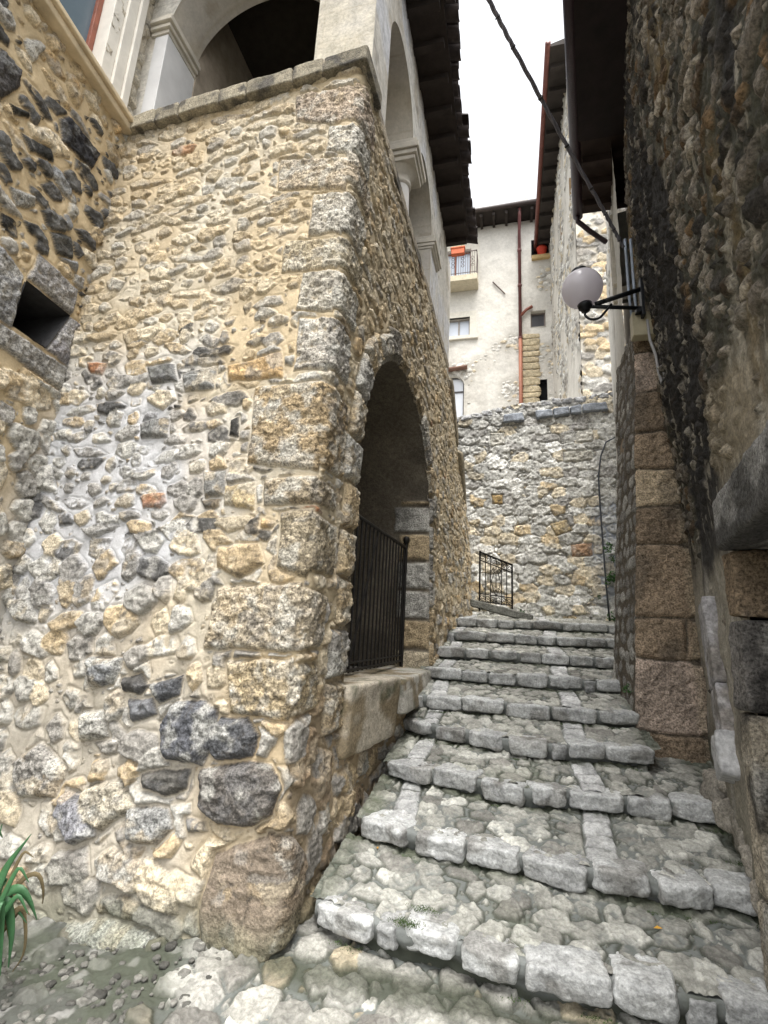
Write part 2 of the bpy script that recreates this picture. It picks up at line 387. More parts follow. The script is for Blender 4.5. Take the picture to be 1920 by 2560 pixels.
# individually shaped stones seen in the photograph: outline, colour, height, pittedness
def EX(uvf, pts, col, h, pt=.8): return ([uvf(*p) for p in pts], PAL[col] if isinstance(col, str) else col, h, pt)
qz = [  # quoins of the corner
 ([(640, 208), (770, 188), (765, 262), (715, 272), (640, 262)], (.40, .32, .25)), ([(712, 276), (770, 268), (762, 338), (706, 332)], (.50, .48, .43)),
 ([(605, 347), (756, 345), (748, 412), (600, 415)], (.46, .38, .28)), ([(680, 425), (742, 420), (738, 508), (668, 512)], (.52, .49, .43)),
 ([(618, 524), (735, 518), (728, 580), (608, 590)], (.46, .40, .29)), ([(655, 592), (728, 585), (720, 672), (640, 672)], (.52, .49, .42)),
 ([(648, 690), (716, 684), (710, 798), (636, 800)], (.44, .41, .36)), ([(552, 838), (708, 822), (690, 1018), (538, 1002)], (.33, .245, .14)),
 ([(575, 1036), (688, 1026), (680, 1088), (570, 1094)], (.28, .23, .16)), ([(612, 1108), (680, 1100), (664, 1250), (600, 1225)], (.30, .25, .17)),
 ([(470, 1268), (655, 1260), (645, 1408), (442, 1400)], (.42, .36, .27)), ([(492, 1428), (640, 1420), (628, 1560), (500, 1538)], (.40, .32, .20))]
ex = [EX(front_uv, p, tuple(np.array(c)*.9+np.array((.05, .042, .03))), (.020 if i_ < 7 else .036), .9) for i_, (p, c) in enumerate(qz)]
bs = [([(350, 1560), (385, 1515), (440, 1510), (472, 1535), (468, 1600), (440, 1655), (362, 1640)], (.105, .11, .125), .075), ([(478, 1548), (540, 1548), (560, 1590), (545, 1638), (470, 1642), (445, 1604)], (.10, .105, .115), .06),
 ([(435, 1662), (520, 1645), (590, 1650), (613, 1700), (590, 1762), (540, 1788), (470, 1778), (432, 1740)], (.13, .12, .11), .075), ([(266, 1465), (310, 1456), (328, 1480), (308, 1500), (270, 1495)], 'dark', .05),
 ([(326, 1477), (400, 1455), (393, 1500), (345, 1518)], (.09, .095, .105), .06), ([(308, 1668), (360, 1660), (415, 1662), (408, 1702), (360, 1720), (315, 1700)], (.11, .105, .095), .05),
 ([(285, 1742), (370, 1740), (383, 1790), (350, 1822), (292, 1808)], (.28, .28, .27), .06), ([(280, 1512), (333, 1507), (343, 1543), (287, 1560)], (.15, .155, .165), .045), ([(405, 1765), (445, 1770), (455, 1795), (410, 1800)], (.16, .16, .16), .04),
 ([(470, 1838), (590, 1800), (640, 1880), (622, 1990), (575, 2085), (500, 2118), (440, 2070), (432, 1960)], (.235, .19, .145), .055),
 ([(140, 1985), (260, 1960), (350, 2000), (400, 2085), (330, 2130), (200, 2085)], (.45, .45, .42), .10), ([(420, 2100), (470, 2085), (482, 2120), (440, 2150)], (.42, .38, .30), .08),
 ([(190, 782), (236, 786), (226, 812), (196, 808)], 'rust', .02), ([(40, 1640), (95, 1600), (150, 1660), (130, 1720), (60, 1720)], 'gray', .06), ([(190, 1420), (270, 1420), (250, 1480), (200, 1490)], 'blue', .06),
 ([(320, 795), (380, 785), (385, 825), (330, 830)], (.16, .16, .15), .04), ([(395, 810), (470, 790), (465, 840), (400, 850)], (.24, .24, .23), .04), ([(490, 790), (610, 760), (612, 815), (495, 825)], (.45, .31, .16), .03), ([(305, 915), (370, 900), (365, 945), (305, 950)], (.2, .2, .19), .045),
 ([(500, 905), (518, 900), (515, 945), (495, 940)], 'black', .03), ([(440, 1020), (490, 1015), (488, 1075), (445, 1080)], (.24, .235, .22), .045), ([(490, 1050), (555, 1040), (550, 1105), (485, 1095)], (.45, .36, .22), .04), ([(475, 1180), (560, 1175), (575, 1220), (520, 1250), (470, 1225)], (.45, .35, .22), .05),
 ([(180, 1540), (230, 1530), (240, 1590), (175, 1600)], 'lgray', .06), ([(60, 1010), (110, 1000), (120, 1060), (60, 1060)], 'lgray', .05), ([(565, 1115), (600, 1130), (590, 1145), (567, 1138)], 'ochre', .03), ([(150, 1700), (215, 1720), (230, 1800), (180, 1820), (140, 1760)], (.27, .27, .29), .08),
 ([(190, 1695), (270, 1680), (300, 1740), (240, 1790), (185, 1760)], (.42, .38, .30), .06)]
ex += [EX(front_uv, p, c, h, .8 if h > .055 else .45) for p, c, h in bs]
# the other face of the same quoins, on the alley side
for (p, c) in qz:
    zz = [front_uv(*q)[1] for q in p]; z0, z1 = np.mean(sorted(zz)[:2])+.005, np.mean(sorted(zz)[-2:])-.005; wq = .30+.16*random.random()
    if z1 < 1.3: continue
    ex.append(([(-.05, z0), (wq, z0+.02), (wq-.03, z1-.02), (-.05, z1)], tuple(.9*np.array(c)), .022, .9))
ex.append(([(-.05, .0), (.22, .06), (.20, .40), (.08, .52), (-.05, .55)], (.22, .17, .12), .055, .9))
def arch_t(y, z): return np.where(z > AZ, AR*np.arctan2(z-AZ, AY-y), np.where(y < AY, (z-AZ), AR*math.pi+(AZ-z)))
at_ = arch_t(Y, V); seg = np.floor(at_/.34+.37*_h(np.floor(at_/3), at_*0, 3)); fr = at_/.34+.37*_h(np.floor(at_/3), at_*0, 3)-seg
wseg = .20+.12*_h(seg, seg*0+1, 9); wseg = np.where((V < AZ) & (Y > AY), .12, wseg)
sv = np.maximum(np.maximum(ad-wseg, .001-ad-.03), (np.abs(fr-.5)-.5)*.34+.013)
sv = np.where(ad < 5, sv+.010*fbm(U2*14, V2*14, 44, 3), 9.)
exd = sv.copy(); exc = pick(['tan', 'gray', 'tan', 'lgray'], _h(seg, seg*0+2, 4))*(.70+.3*_h(seg, seg*0, 6))[..., None]; exh = np.full(U2.shape, .05); exp_ = np.full(U2.shape, .8)
wx = U2+.014*fbm(U2*12, V2*12, 71, 4); wy = V2+.014*fbm(U2*12+9, V2*12, 72, 4)
for poly, c, h, pt in ex:
    a = np.array(poly); lo_, hi_ = a.min(0)-.12, a.max(0)+.12
    i0, i1 = np.searchsorted(vs_, [lo_[1], hi_[1]]); j0, j1 = np.searchsorted(us, [lo_[0], hi_[0]])
    if i1 <= i0 or j1 <= j0: continue
    S = (slice(i0, i1), slice(j0, j1)); d = poly_sdf(wx[S], wy[S], a); m = d < exd[S]
    exd[S] = np.where(m, d, exd[S]); exc[S] = np.where(m[..., None], np.array(c), exc[S]); exh[S] = np.where(m, h, exh[S]); exp_[S] = np.where(m, pt, exp_[S])
sd = np.maximum(sd, -(exd-.012))
isx = exd < sd
sd = np.where(isx, exd, sd); sc_ = np.where(isx[..., None], exc, sc_); Hs = np.where(isx, exh, Hs); edge = np.where(isx, .016+.42*exh, edge); pit = np.where(isx, exp_, pit); tl = np.where(isx, tl*0, tl)
big = fbm(U2*1.1, V2*1.1, 31, 3)
rgh = fbm(U2*26, V2*26, 33, 4); rdg = ridge(U2*17, V2*17, 35, 3)
mh = .009+.007*lo+.010*fbm(U2*6, V2*6, 36, 3)+.0025*rgh; mh = np.where(exd < .02, np.minimum(mh, .012), mh)
hh, mk = relief(sd, Hs, edge, tl, rgh, rdg, pit, mh, (1+.4*lo-.1*sidem)*(1-.5*isx*sst(.75, .3, V2)))
hh = hh+.022*big + (pit > .75)*mk*(.005*fbm(U2*20, V2*20, 38, 3)+.006*ridge(U2*45, V2*45, 39, 2))
hh += isf*.10*sst(.8, 0., V2)*sst(.2, .9, -U2) + sidem*.05*sst(1.1, .3, V2)*sst(1.6, .2, U2)
hh += sidem*sst(5.4, 7.2, U2)*.05*fbm(U2*4, V2*4, 39, 3)
hh = np.where(ad < .03, hh*.5, hh)
PL = P0+N0*hh[..., None]
smear = sst(.15, .55, fbm(U2*6, V2*6, 61, 3)+.4*fbm(U2*20, V2*20, 62, 2))*.45*sst(-.035, 0, sd)*(1-isx)
colL = mort*(1+.14*fbm(U2*11, V2*11, 63, 3))[..., None]
sc2 = pick(['cream', 'gray', 'tan', 'lgray', 'gray', 'cream'], ids[4]); sc2 = np.where((isx & (exc.mean(-1) < .16))[..., None], np.array((.15, .15, .155)), sc2)
scv = veins(sc_*(1+.30*fbm(U2*15, V2*15, 64, 3)+.16*rgh)[..., None], sc2, U2, V2, 164, .5)
# pale lichen bloom on the old quoins
lich = sst(.05, .35, fbm(U2*10, V2*10, 65, 4))*isx*.5*(exp_ > .7)
scv = mixc(scv, (.56, .55, .50), lich)
soft = (.26*sst(3.4, 4.1, V2)+.08)*(1-.5*isx); scv = scv*(1-soft[..., None])+mort*.88*soft[..., None]
colL = mixc(colL, [0, 0, 0], mk*0)*(1-(mk*(1-smear))[..., None])+scv*(mk*(1-smear))[..., None]
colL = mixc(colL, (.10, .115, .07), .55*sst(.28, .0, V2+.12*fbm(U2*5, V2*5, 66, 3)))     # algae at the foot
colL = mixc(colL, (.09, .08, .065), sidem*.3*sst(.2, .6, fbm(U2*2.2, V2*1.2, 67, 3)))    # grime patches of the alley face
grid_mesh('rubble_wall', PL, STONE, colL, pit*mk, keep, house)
print('L wall', time.time()-T0)

# ---- archway vault
ts = np.arange(A0-AZ, AR*math.pi+(AZ-A0), .018); ds = np.concatenate([np.arange(-.0, .8, .018), np.arange(.8, 3.4, .04)])
Dm, Tm = np.meshgrid(ds, ts); an = np.clip(Tm/AR, 0, math.pi)
yy = np.where(Tm < 0, AY-AR, np.where(Tm > AR*math.pi, AY+AR, AY-AR*np.cos(an))); zz = np.where(Tm < 0, AZ+Tm, np.where(Tm > AR*math.pi, AZ-(Tm-AR*math.pi), AZ+AR*np.sin(an)))
x0 = xs(yy, zz)+.02; PV = np.stack([x0-Dm, yy, zz], -1); NV = normals(PV)
if (NV[len(ts)//2, 3] @ np.array([0, 0, -1])) < 0: NV = -NV
seg = np.floor(Tm/.34); fr = Tm/.34-seg; jb = (Dm < .34+.1*_h(seg, seg*0, 8))
s1 = np.maximum((np.abs(fr-.5)-.5)*.34+.012, Dm-(.34+.1*_h(seg, seg*0, 8))) + .01*fbm(Tm*10, Dm*10, 3, 3)
s1 = np.where((Tm > .1) & (Tm < AR*math.pi-.15), s1+9, s1); pr = np.clip(-s1/.02, 0, 1); rg = fbm(Tm*20, Dm*20, 14, 4)
hv = .03*pr+.010*rg*(.5+pr)+.02*fbm(Tm*3, Dm*3, 15, 3); hv *= sst(0, .05, Dm)
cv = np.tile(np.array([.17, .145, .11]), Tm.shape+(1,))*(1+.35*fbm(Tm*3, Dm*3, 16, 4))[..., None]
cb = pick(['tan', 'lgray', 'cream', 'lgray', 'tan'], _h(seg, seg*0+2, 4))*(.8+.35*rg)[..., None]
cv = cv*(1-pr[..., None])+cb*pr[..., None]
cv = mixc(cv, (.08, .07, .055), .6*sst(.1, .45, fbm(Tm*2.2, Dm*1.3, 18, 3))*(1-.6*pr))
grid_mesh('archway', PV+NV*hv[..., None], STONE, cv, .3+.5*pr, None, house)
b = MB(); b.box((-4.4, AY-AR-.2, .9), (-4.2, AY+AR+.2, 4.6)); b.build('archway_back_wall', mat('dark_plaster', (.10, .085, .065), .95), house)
b = MB(); b.box((-4.2, AY-AR+.002, A0-.3), (-1.20, AY+AR-.002, A0-.02)); b.build('archway_floor', mat('dark_stone_floor', (.16, .15, .13), .9), house)
# threshold ledge under the gate
r = Rocks(); y0, y1 = AY-AR-.04, AY+AR+.02; ym = 4.55
M1 = None
def ledge(ya, yb, col, seed, zt, hgt, dep=.30):
    xm = float(xs((ya+yb)/2, 1.1)); ang_ = math.atan2(float(xs(yb, 1.1)-xs(ya, 1.1)), yb-ya)
    r.block((xm-dep+.115, (ya+yb)/2, zt-hgt/2), (dep, (yb-ya)/2, hgt/2), -ang_, 18, 30, .004, col, .3, seed, stain=[((.20, .15, .08), .8, 4, .0), ((.09, .10, .06), .7, 5, .25)])
ledge(y0, 4.42, (.46, .41, .33), 4, 1.20, .46); ledge(4.43, y1, (.42, .40, .35), 9, 1.17, .30)
r.build('threshold', STONE, house)

# ---- coping of the parapet
r = Rocks()
fx = np.linspace(-3.50, -1.06, 8)+np.array([0, .05, -.04, .03, -.05, .04, -.03, 0])
for i in range(7):
    xa, xb_ = fx[i]+.003, fx[i+1]-.003; xm = (xa+xb_)/2; yb = float(yc(6.0))+.05*(-1.15-xm)
    dk = .55+.45*random.random() if i < 4 else .38+.2*random.random()
    r.block((xm, yb+.13, 6.005+.01*random.random()), ((xb_-xa)/2+.002, .21, .075), math.atan2(-.05, 1), 18, 22, .003, np.array((.44, .39, .29))*dk, .5, 31+i, skew=.15, stain=[((.07, .065, .06), .8, 6, .1)])
r.build('front_coping', STONE, house)
r = Rocks(); ya = 2.86
i = 0
while ya < 7.75:
    yb = min(ya+.75+.35*random.random(), 7.8); ym = (ya+yb)/2; xm = float(xs(ym, 6))
    r.block((xm-.165, ym, 6.0), (.19, (yb-ya)/2-.0015, .07), -.015, 18, 20, .004, np.array((.36, .31, .235))*(.8+.4*random.random()), .5, 51+i, skew=.15, stain=[((.07, .065, .06), .8, 4, .1)]); ya = yb; i += 1
for (ya, za, yb, zb) in ((7.86, 5.82, 8.9, 4.93), (8.92, 4.9, 10.05, 3.98)):
    ym = (ya+yb)/2; xm = float(xs(ym, (za+zb)/2)); L_ = math.hypot(yb-ya, zb-za); ct, st = (yb-ya)/L_, (zb-za)/L_
    r.block((xm-.14, ym, (za+zb)/2+.02), (.20, L_/2, .07), 0, 14, 9, .008, (.30, .26, .19), .5, 70+int(ya), M3=[[1, 0, 0], [0, ct, -st], [0, st, ct]])
r.build('side_coping', STONE, house)

# ---- loggia: white arcade on the parapet
def holed_wall(name, org, eu, ev, nrm, u0, u1, v0, v1, holes, thick, colf, res=.015, parent=None, mat_=None, hf=None):
    """flat wall with arched holes (cy, springing, radius, sill) + reveals of the given thickness"""
    allholes = holes; holes = [q[:4] for q in holes]; org, eu, ev, nrm = map(np.array, (org, eu, ev, nrm)); mat_ = mat_ or PLASTER
    a = np.arange(u0, u1+res, res); bb = np.arange(v0, v1+res, res); A, B = np.meshgrid(a, bb); D = np.full(A.shape, 9.); GA = A*0; GB = A*0
    for (c, sp, rad, sill) in holes:
        d = np.where(B > sp, np.hypot(A-c, B-sp)-rad, np.abs(A-c)-rad); ga = np.where(B > sp, (A-c)/(np.hypot(A-c, B-sp)+1e-6), np.sign(A-c)); gb = np.where(B > sp, (B-sp)/(np.hypot(A-c, B-sp)+1e-6), 0)
        if sill is not None:
            k = (sill-B) > d; d = np.where(k, sill-B, d); ga = np.where(k, 0, ga); gb = np.where(k, -1, gb)
        k = d < D; D = np.where(k, d, D); GA = np.where(k, ga, GA); GB = np.where(k, gb, GB)
    nr = (D < 0) & (D > -1.4*res); A2 = np.where(nr, A-D*GA, A); B2 = np.where(nr, B-D*GB, B); kp = D > -1.4*res
    h = .006*fbm(A2*6, B2*6, 7, 4) if hf is None else hf(A2, B2)
    h = h*sst(0, .03, np.where(D > 5, 1, D))
    Pq = org+A2[..., None]*eu+B2[..., None]*ev+h[..., None]*nrm
    fl = np.cross(eu, ev)@nrm < 0
    o = grid_mesh(name, Pq, mat_, colf(A2, B2), .15+0*A2, kp, parent, fl)
    for hole, (c, sp, rad, sill) in zip(allholes, holes):
        lo_ = sill if sill is not None else v0; ll, rl = hole[4:6] if len(hole) > 4 else (lo_, lo_)
        if ll is None: continue
        tt = np.arange(-(sp-ll), rad*math.pi+(sp-rl)+.001, .02); dd = np.linspace(0, thick, max(4, int(thick/.03)))
        Dd, Tt = np.meshgrid(dd, tt); an = np.clip(Tt/rad, 0, math.pi)
        aa = np.where(Tt < 0, c-rad, np.where(Tt > rad*math.pi, c+rad, c-rad*np.cos(an))); b2 = np.where(Tt < 0, sp+Tt, np.where(Tt > rad*math.pi, sp-(Tt-rad*math.pi), sp+rad*np.sin(an)))
        Pq = org+aa[..., None]*eu+b2[..., None]*ev-(Dd-.002)[..., None]*nrm
        grid_mesh(name+'_reveal', Pq, mat_, mixc(white_col(Tt*.7+3, Dd), (.40, .345, .265), np.full(Tt.shape, .55)), None, None, parent)
    return o
def white_col(A, B):
    c = np.tile(np.array([.56, .535, .48]), A.shape+(1,)); n = fbm(A*2.5, B*2.5, 21, 5)
    c = mixc(c, (.40, .355, .28), .8*sst(.1, .5, n)); c = mixc(c, (.53, .54, .57), .7*sst(.05, .4, fbm(A*1.7+5, B*1.7, 27, 4))); c = mixc(c, (.22, .20, .17), .6*sst(.38, .55, fbm(A*7, B*4, 23, 4)))
    # ashlar joints
    row = np.floor(B/.36); jx = np.abs(((A+.31*(row % 2))/.52) % 1-.5) > .487; jz = np.abs((B/.36) % 1-.5) > .483
    return mixc(c, (.36, .33, .28), (jx | jz)*.55)
FY = float(yc(6))+.11
holed_wall('front_arcade', (0, FY, 0), (1, 0, 0), (0, 0, 1), (0, -1, 0), -3.46, -1.10, 5.98, 8.45, [(-2.425, 7.2, .80, 6.03)], .42, lambda A, B: mixc(white_col(A, B), (.47, .415, .31), .6*sst(-1.66, -1.6, A)*(A < 0)), .012, house)
SX = -1.115
SHOLES = [(4.15, 7.28, .58, 6.03, 6.03, 7.2), (5.62, 7.28, .58, 6.03, 7.2, 6.03), (4.885, 6.93, .31, 6.03, None, None)]
holed_wall('side_arcade', (SX, 0, 0), (0, 1, 0), (0, 0, 1), (1, 0, 0), FY+.002, 8.5, 5.99, 8.5, SHOLES, .36, white_col, .014, house)
# rough plaster edge near the top of the side wall, mouldings
wm = mat('pale_moulding_stone', (.50, .46, .39), .85, var=.3, scale=5, bump=.2)
b = MB()   # impost moulding of the left jamb
for dz, d in ((0, .02), (.045, .045), (.095, .07), (.15, .05)):
    b.box((-3.40, FY-d, 7.14+dz), (-3.225+d, FY+.42, 7.14+dz+.044))
b.build('impost', wm, house, bevel=.006)
b = MB(); b.box((-3.36, FY-.006, 6.06), (-3.215, FY+.43, 7.139)); b.build('jamb_slab', mat('white_marble_slab', (.56, .555, .55), .6, var=.16, scale=3, bump=.08), house, bevel=.004)
# column between the side arches
col = MB(); cy_ = 4.885
col.lathe([(.16, 6.06), (.17, 6.10), (.15, 6.14), (.125, 6.17), (.122, 6.4), (.112, 6.80)], (SX-.17, cy_, 0), n=28)
cc = col.build('column', mat('white_column_stone', (.56, .54, .50), .75, var=.2, scale=4, bump=.12), house, smooth=True)
cap = MB(); cap.lathe([(.112, 6.80), (.135, 6.82), (.135, 6.85), (.115, 6.87), (.13, 6.93), (.185, 6.98), (.20, 7.0)], (SX-.17, cy_, 0), n=28)
cap.build('capital', wm, cc, smooth=True)
b = MB()
for z0, z1, e in ((7.0, 7.06, .215), (7.06, 7.12, .24), (7.12, 7.2, .265), (7.2, 7.28, .235)):
    b.box((SX-.17-e, cy_-e, z0), (SX-.17+e, cy_+e, z1-.001))
b.build('abacus', wm, cc, bevel=.008)
b = MB()
for z0, z1, e in ((7.06, 7.1, .03), (7.1, 7.15, .055), (7.15, 7.21, .08), (7.21, 7.27, .05)): b.box((SX-.3, 6.205-e*.5, z0), (SX+e, 6.7+e, z1-.001))
b.build('pier_capital', wm, house, bevel=.006)
# interior
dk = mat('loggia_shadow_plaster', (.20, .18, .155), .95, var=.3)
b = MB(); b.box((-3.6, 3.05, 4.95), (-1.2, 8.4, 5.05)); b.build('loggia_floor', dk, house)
b = MB(); b.box((-3.62, FY+.42, 5.05), (-3.2, 4.9, 8.44)); b.build('loggia_side_wall', mat('loggia_brown_plaster', (.33, .28, .22), .95, var=.35, scale=6, bump=.3), house)
b = MB(); b.box((-3.205, 3.9, 6.3), (-3.19, 4.02, 6.75)); b.build('wall_slot', mat('blackness', (.01, .01, .01), 1, bump=0), house)
b = MB(); b.box((-3.62, 4.9, 5.05), (-3.46, 8.4, 8.6)); b.box((-3.46, 8.25, 5.05), (-1.15, 8.4, 8.6)); b.build('loggia_inner_wall', mat('dark_wood_and_shade', (.03, .024, .018), .9, var=.4, scale=12), house)  # near-black on inner walls and partition paints the loggia's deep shade
b = MB(); b.box((-3.6, 2.98, 8.44), (-1.48, 8.5, 8.5)); b.build('loggia_ceiling', mat('dark_wood_and_shade', (.03, .024, .018), .9, var=.4, scale=12), house)
b = MB(); b.box((-3.2, 4.75, 5.05), (-1.9, 4.9, 8.44)); b.build('loggia_partition', mat('dark_wood_and_shade', (.03, .024, .018)), house)
b = MB(); b.box((-8, 3.4, -.2), (-4.45, 10.4, 8.4)); b.box((-4.45, 5.99, -.2), (-1.3, 7.7, 4.94)); b.box((-4.45, 7.7, -.2), (-1.4, 10.3, 3.9)); b.build('body', dk, house)
# roof
roof = MB(); roof.box((-4.0, 2.3, 8.52), (-.70, 7.72, 8.60)); roofo = roof.build('roof', mat('dark_eaves_wood', (.028, .02, .016), .9, var=.4, scale=10), house)
rf = MB()
for k in range(14):
    y = 2.5+k*.4; MB().box((-1.6, y, 8.44), (-.74, y+.09, 8.519)).build('rafter', mat('dark_eaves_wood', (.03, .022, .018)), roofo)
tl_ = MB(); tm = mat('dark_weathered_tile', (.04, .03, .027), .9, var=.5, scale=6, bump=.3)
k = 0; y = 2.3
while y < 7.75:
    wd = .19+.03*random.random(); e = -.64+.11*random.random(); zc = 8.60+.012*random.random(); y0 = y+wd/2
    for (rr, dz, inv_) in ((wd*.52, .05, 1), (wd*.44, .0, -1)):
        pts = []; n = 9
        for xx, up in ((e, 0), (-1.6, .30), (-2.7, .62)):
            for i in range(n):
                a = math.pi*i/(n-1); pts.append((xx, y0+(0 if inv_ > 0 else wd/2)+rr*math.cos(a), zc+dz+up+inv_*rr*.75*math.sin(a)))
            for i in range(n):
                a = math.pi*i/(n-1); pts.append((xx, y0+(0 if inv_ > 0 else wd/2)+(rr-.018)*math.cos(a), zc+dz+up+inv_*(rr-.018)*.75*math.sin(a)))
        fcs = []
        for s_ in range(2):
            b0 = s_*2*n; b1 = b0+2*n
            for i in range(n-1):
                fcs += [(b0+i, b0+i+1, b1+i+1, b1+i), (b0+n+i+1, b0+n+i, b1+n+i, b1+n+i+1)]
        for i in range(n-1): fcs.append((i, n+i, n+i+1, i+1))
        tl_.add(pts, fcs)
    y += wd
tl_.build('roof_tiles', tm, roofo, smooth=True)

# =================================================================== WING HOUSE (far left)
wing = thing('wing_house', 'stone house wing at left with a square slit opening and a red framed window above', 'house', (-3.5, 2.6, 0))
def wx_(y): return -3.48+(3.05-y)*.1
f_wing = lambda P: P[:, 0]-wx_(P[:, 1])
def wing_uv(px, py):
    p = hit(px*FV, py*FV, f_wing); return (3.09-p[1], p[2])
uw = np.concatenate([np.arange(-.05, 1.35, .0095), np.arange(1.35, 3.2, .05)]); vw = np.arange(-.2, 8.3, .0105)
U, V = np.meshgrid(uw, vw); yy = 3.09-U
P0 = np.stack([wx_(yy)+.035*(1-np.clip(V/6, 0, 1))*0, yy, V], -1); N0 = normals(P0, True)
if N0[50, 50, 0] < 0: N0 = -N0
wu = U+.015*fbm(U*9, V*9, 5, 3); wv = V+.017*fbm(U*9+40, V*9, 15, 3)+.03*vn(U*2.2, V*2.2, 16)
s1, i1, t1 = layer(wu, wv, .25, .13, 401, 1.08, .35, 5, .5, .65); s2, i2, t2 = layer(wu, wv, .24, .16, 402, 1.3, .4, 6, .5, .55); s3, i3, t3 = layer(wu, wv, .09, .06, 403, .75, .5, 5)
low = V+.2*fbm(U*2, V*2, 3, 2) < 3.3
sd = np.where(low, s2, s1); ids = [np.where(low, b, a) for a, b in zip(i1, i2)]; tl = np.where(low, t2, t1)
fm = (s3 < 0) & (sd > .012) & (i3[4] < .4); sd = np.where(fm, np.maximum(s3, -(sd-.008)), sd); ids = [np.where(fm, c, a) for a, c in zip(ids, i3)]
cU = pick(['dark', 'dark', 'black', 'gray', 'blue', 'tan', 'lgray', 'dark', 'gray', 'cream'], ids[0]); cT = pick(['cream', 'tan', 'tan', 'ochre', 'lgray', 'tan'], ids[0]); cL = pick(['lgray', 'lgray', 'gray', 'lgray', 'cream', 'tan', 'cream', 'lgray'], ids[0])
blk = sst(3.9, 4.3, V+.2*vn(U*3, V*3, 8))*sst(5.8, 5.5, V)
sc_ = np.where((ids[1] < blk)[..., None], cU, cT); sc_ = np.where(low[..., None], cL, sc_); sc_ = sc_*(.8+.4*ids[4])[..., None]
mort = np.tile(np.array([.50, .40, .255]), U.shape+(1,)); mort = mixc(mort, (.50, .51, .54), sst(3.4, 2.6, V)*sst(.5, .1, U)*.8); mort = mixc(mort, (.46, .44, .40), sst(2.8, 1.8, V)*.8)
Hs = .016+.028*ids[2]; pit = .3+.3*ids[3]; edge = np.full(U.shape, .02)
slit = [wing_uv(*p) for p in ((54, 613), (147, 687), (91, 752), (22, 691))]
SL0, SL1 = .26, .68; SZ0, SZ1 = 3.54, 3.92
exw = [([(SL0-.02, SZ1+.01), (SL0-.03, SZ1+.26), (SL1-.05, SZ1+.28), (SL1-.0, SZ1+.02)], (.27, .26, .25)), ([(SL0-.20, SZ0-.03), (SL0+.145, SZ0-.01), (SL0-.005, SZ1+.0), (SL0-.24, SZ1+.02)], (.28, .27, .28)),
 ([(SL0-.20, SZ0-.26), (SL1+.1, SZ0-.20), (SL1+.1, SZ0-.03), (SL0-.18, SZ0-.03)], (.29, .28, .26)), ([(SL1+.015, SZ0-.02), (SL1+.25, SZ0), (SL1+.25, SZ1+.1), (SL1+.02, SZ1+.03)], (.25, .25, .25))]
exw += [([wing_uv(*p) for p in pl], c) for pl, c in (([(125, 255), (150, 252), (215, 335), (197, 368), (132, 305)], (.03, .03, .034)), ([(0, 100), (45, 150), (45, 190), (5, 215), (-30, 180)], (.06, .056, .055)),
 ([(20, 220), (60, 240), (65, 258), (30, 250)], (.025, .025, .022)), ([(45, 285), (110, 320), (115, 350), (60, 330)], (.03, .03, .028)), ([(15, 400), (70, 420), (75, 450), (30, 450)], (.2, .2, .19)), ([(105, 500), (150, 510), (155, 560), (120, 550)], (.08, .08, .075)))]
exd = np.full(U.shape, 9.); exc = np.zeros(U.shape+(3,)); wxx = U+.01*fbm(U*12, V*12, 71, 4); wyy = V+.01*fbm(U*12+9, V*12, 72, 4)
for pl, c in exw:
    d = poly_sdf(wxx, wyy, pl); m = d < exd; exd = np.where(m, d, exd); exc = np.where(m[..., None], np.array(c), exc)
sd = np.maximum(sd, -(exd-.012)); isx = exd < sd; sd = np.where(isx, exd, sd); sc_ = np.where(isx[..., None], exc, sc_); Hs = np.where(isx, .03, Hs); edge = np.where(isx, .04, edge); pit = np.where(isx, .8, pit)
rgh = fbm(U*26, V*26, 33, 4); rdg = ridge(U*17, V*17, 35, 3)
hh, mk = relief(sd, Hs, edge*.7, tl*(~isx), rgh, rdg, pit, .010+.010*fbm(U*6, V*6, 36, 3)+.0025*rgh, 1.2); hh = hh+.02*fbm(U*1.1, V*1.1, 31, 3)
hh += .12*sst(.9, 0, V)
cw_ = mort*(1+.14*fbm(U*11, V*11, 63, 3))[..., None]; cw_ = cw_*(1-mk[..., None])+veins(sc_*(1+.3*fbm(U*15, V*15, 64, 3)+.16*rgh)[..., None], np.where((sc_.mean(-1) < .1)[..., None], np.array((.2, .2, .195)), np.array(PAL['lgray'])), U, V, 164, .5)*mk[..., None]
sk = np.clip((SZ1-V)/(SZ1-SZ0), -.1, 1.1); keep = ~((U > SL0+.15*sk) & (U < SL1+.03*sk) & (V > SZ0) & (V < SZ1))
wy0, wy1 = 2.585, 1.55
keep &= ~((yy < wy0) & (yy > wy1) & (V > 6.06) & (V < 8.0))
cw_ = mixc(cw_, (.54, .50, .42), sst(5.98, 6.04, V)*.8)
cw_ = mixc(cw_, (.10, .115, .07), .5*sst(.3, .0, V+.12*fbm(U*5, V*5, 66, 3)))
ww = grid_mesh('rubble_wall', P0+N0*hh[..., None], STONE, cw_, pit*mk, keep, wing, True)
b = MB()
xw = float(wx_(2.6))
def recess(b, y0, y1, z0, z1, xf, xb_):
    b.add([(xf(y0), y0, z0), (xf(y1), y1, z0), (xf(y1), y1, z1), (xf(y0), y0, z1), (xb_, y0, z0), (xb_, y1, z0), (xb_, y1, z1), (xb_, y0, z1)],
          [(0, 1, 5, 4), (1, 2, 6, 5), (2, 3, 7, 6), (3, 0, 4, 7), (4, 5, 6, 7)])
fx_ = lambda y: float(wx_(y))+.02
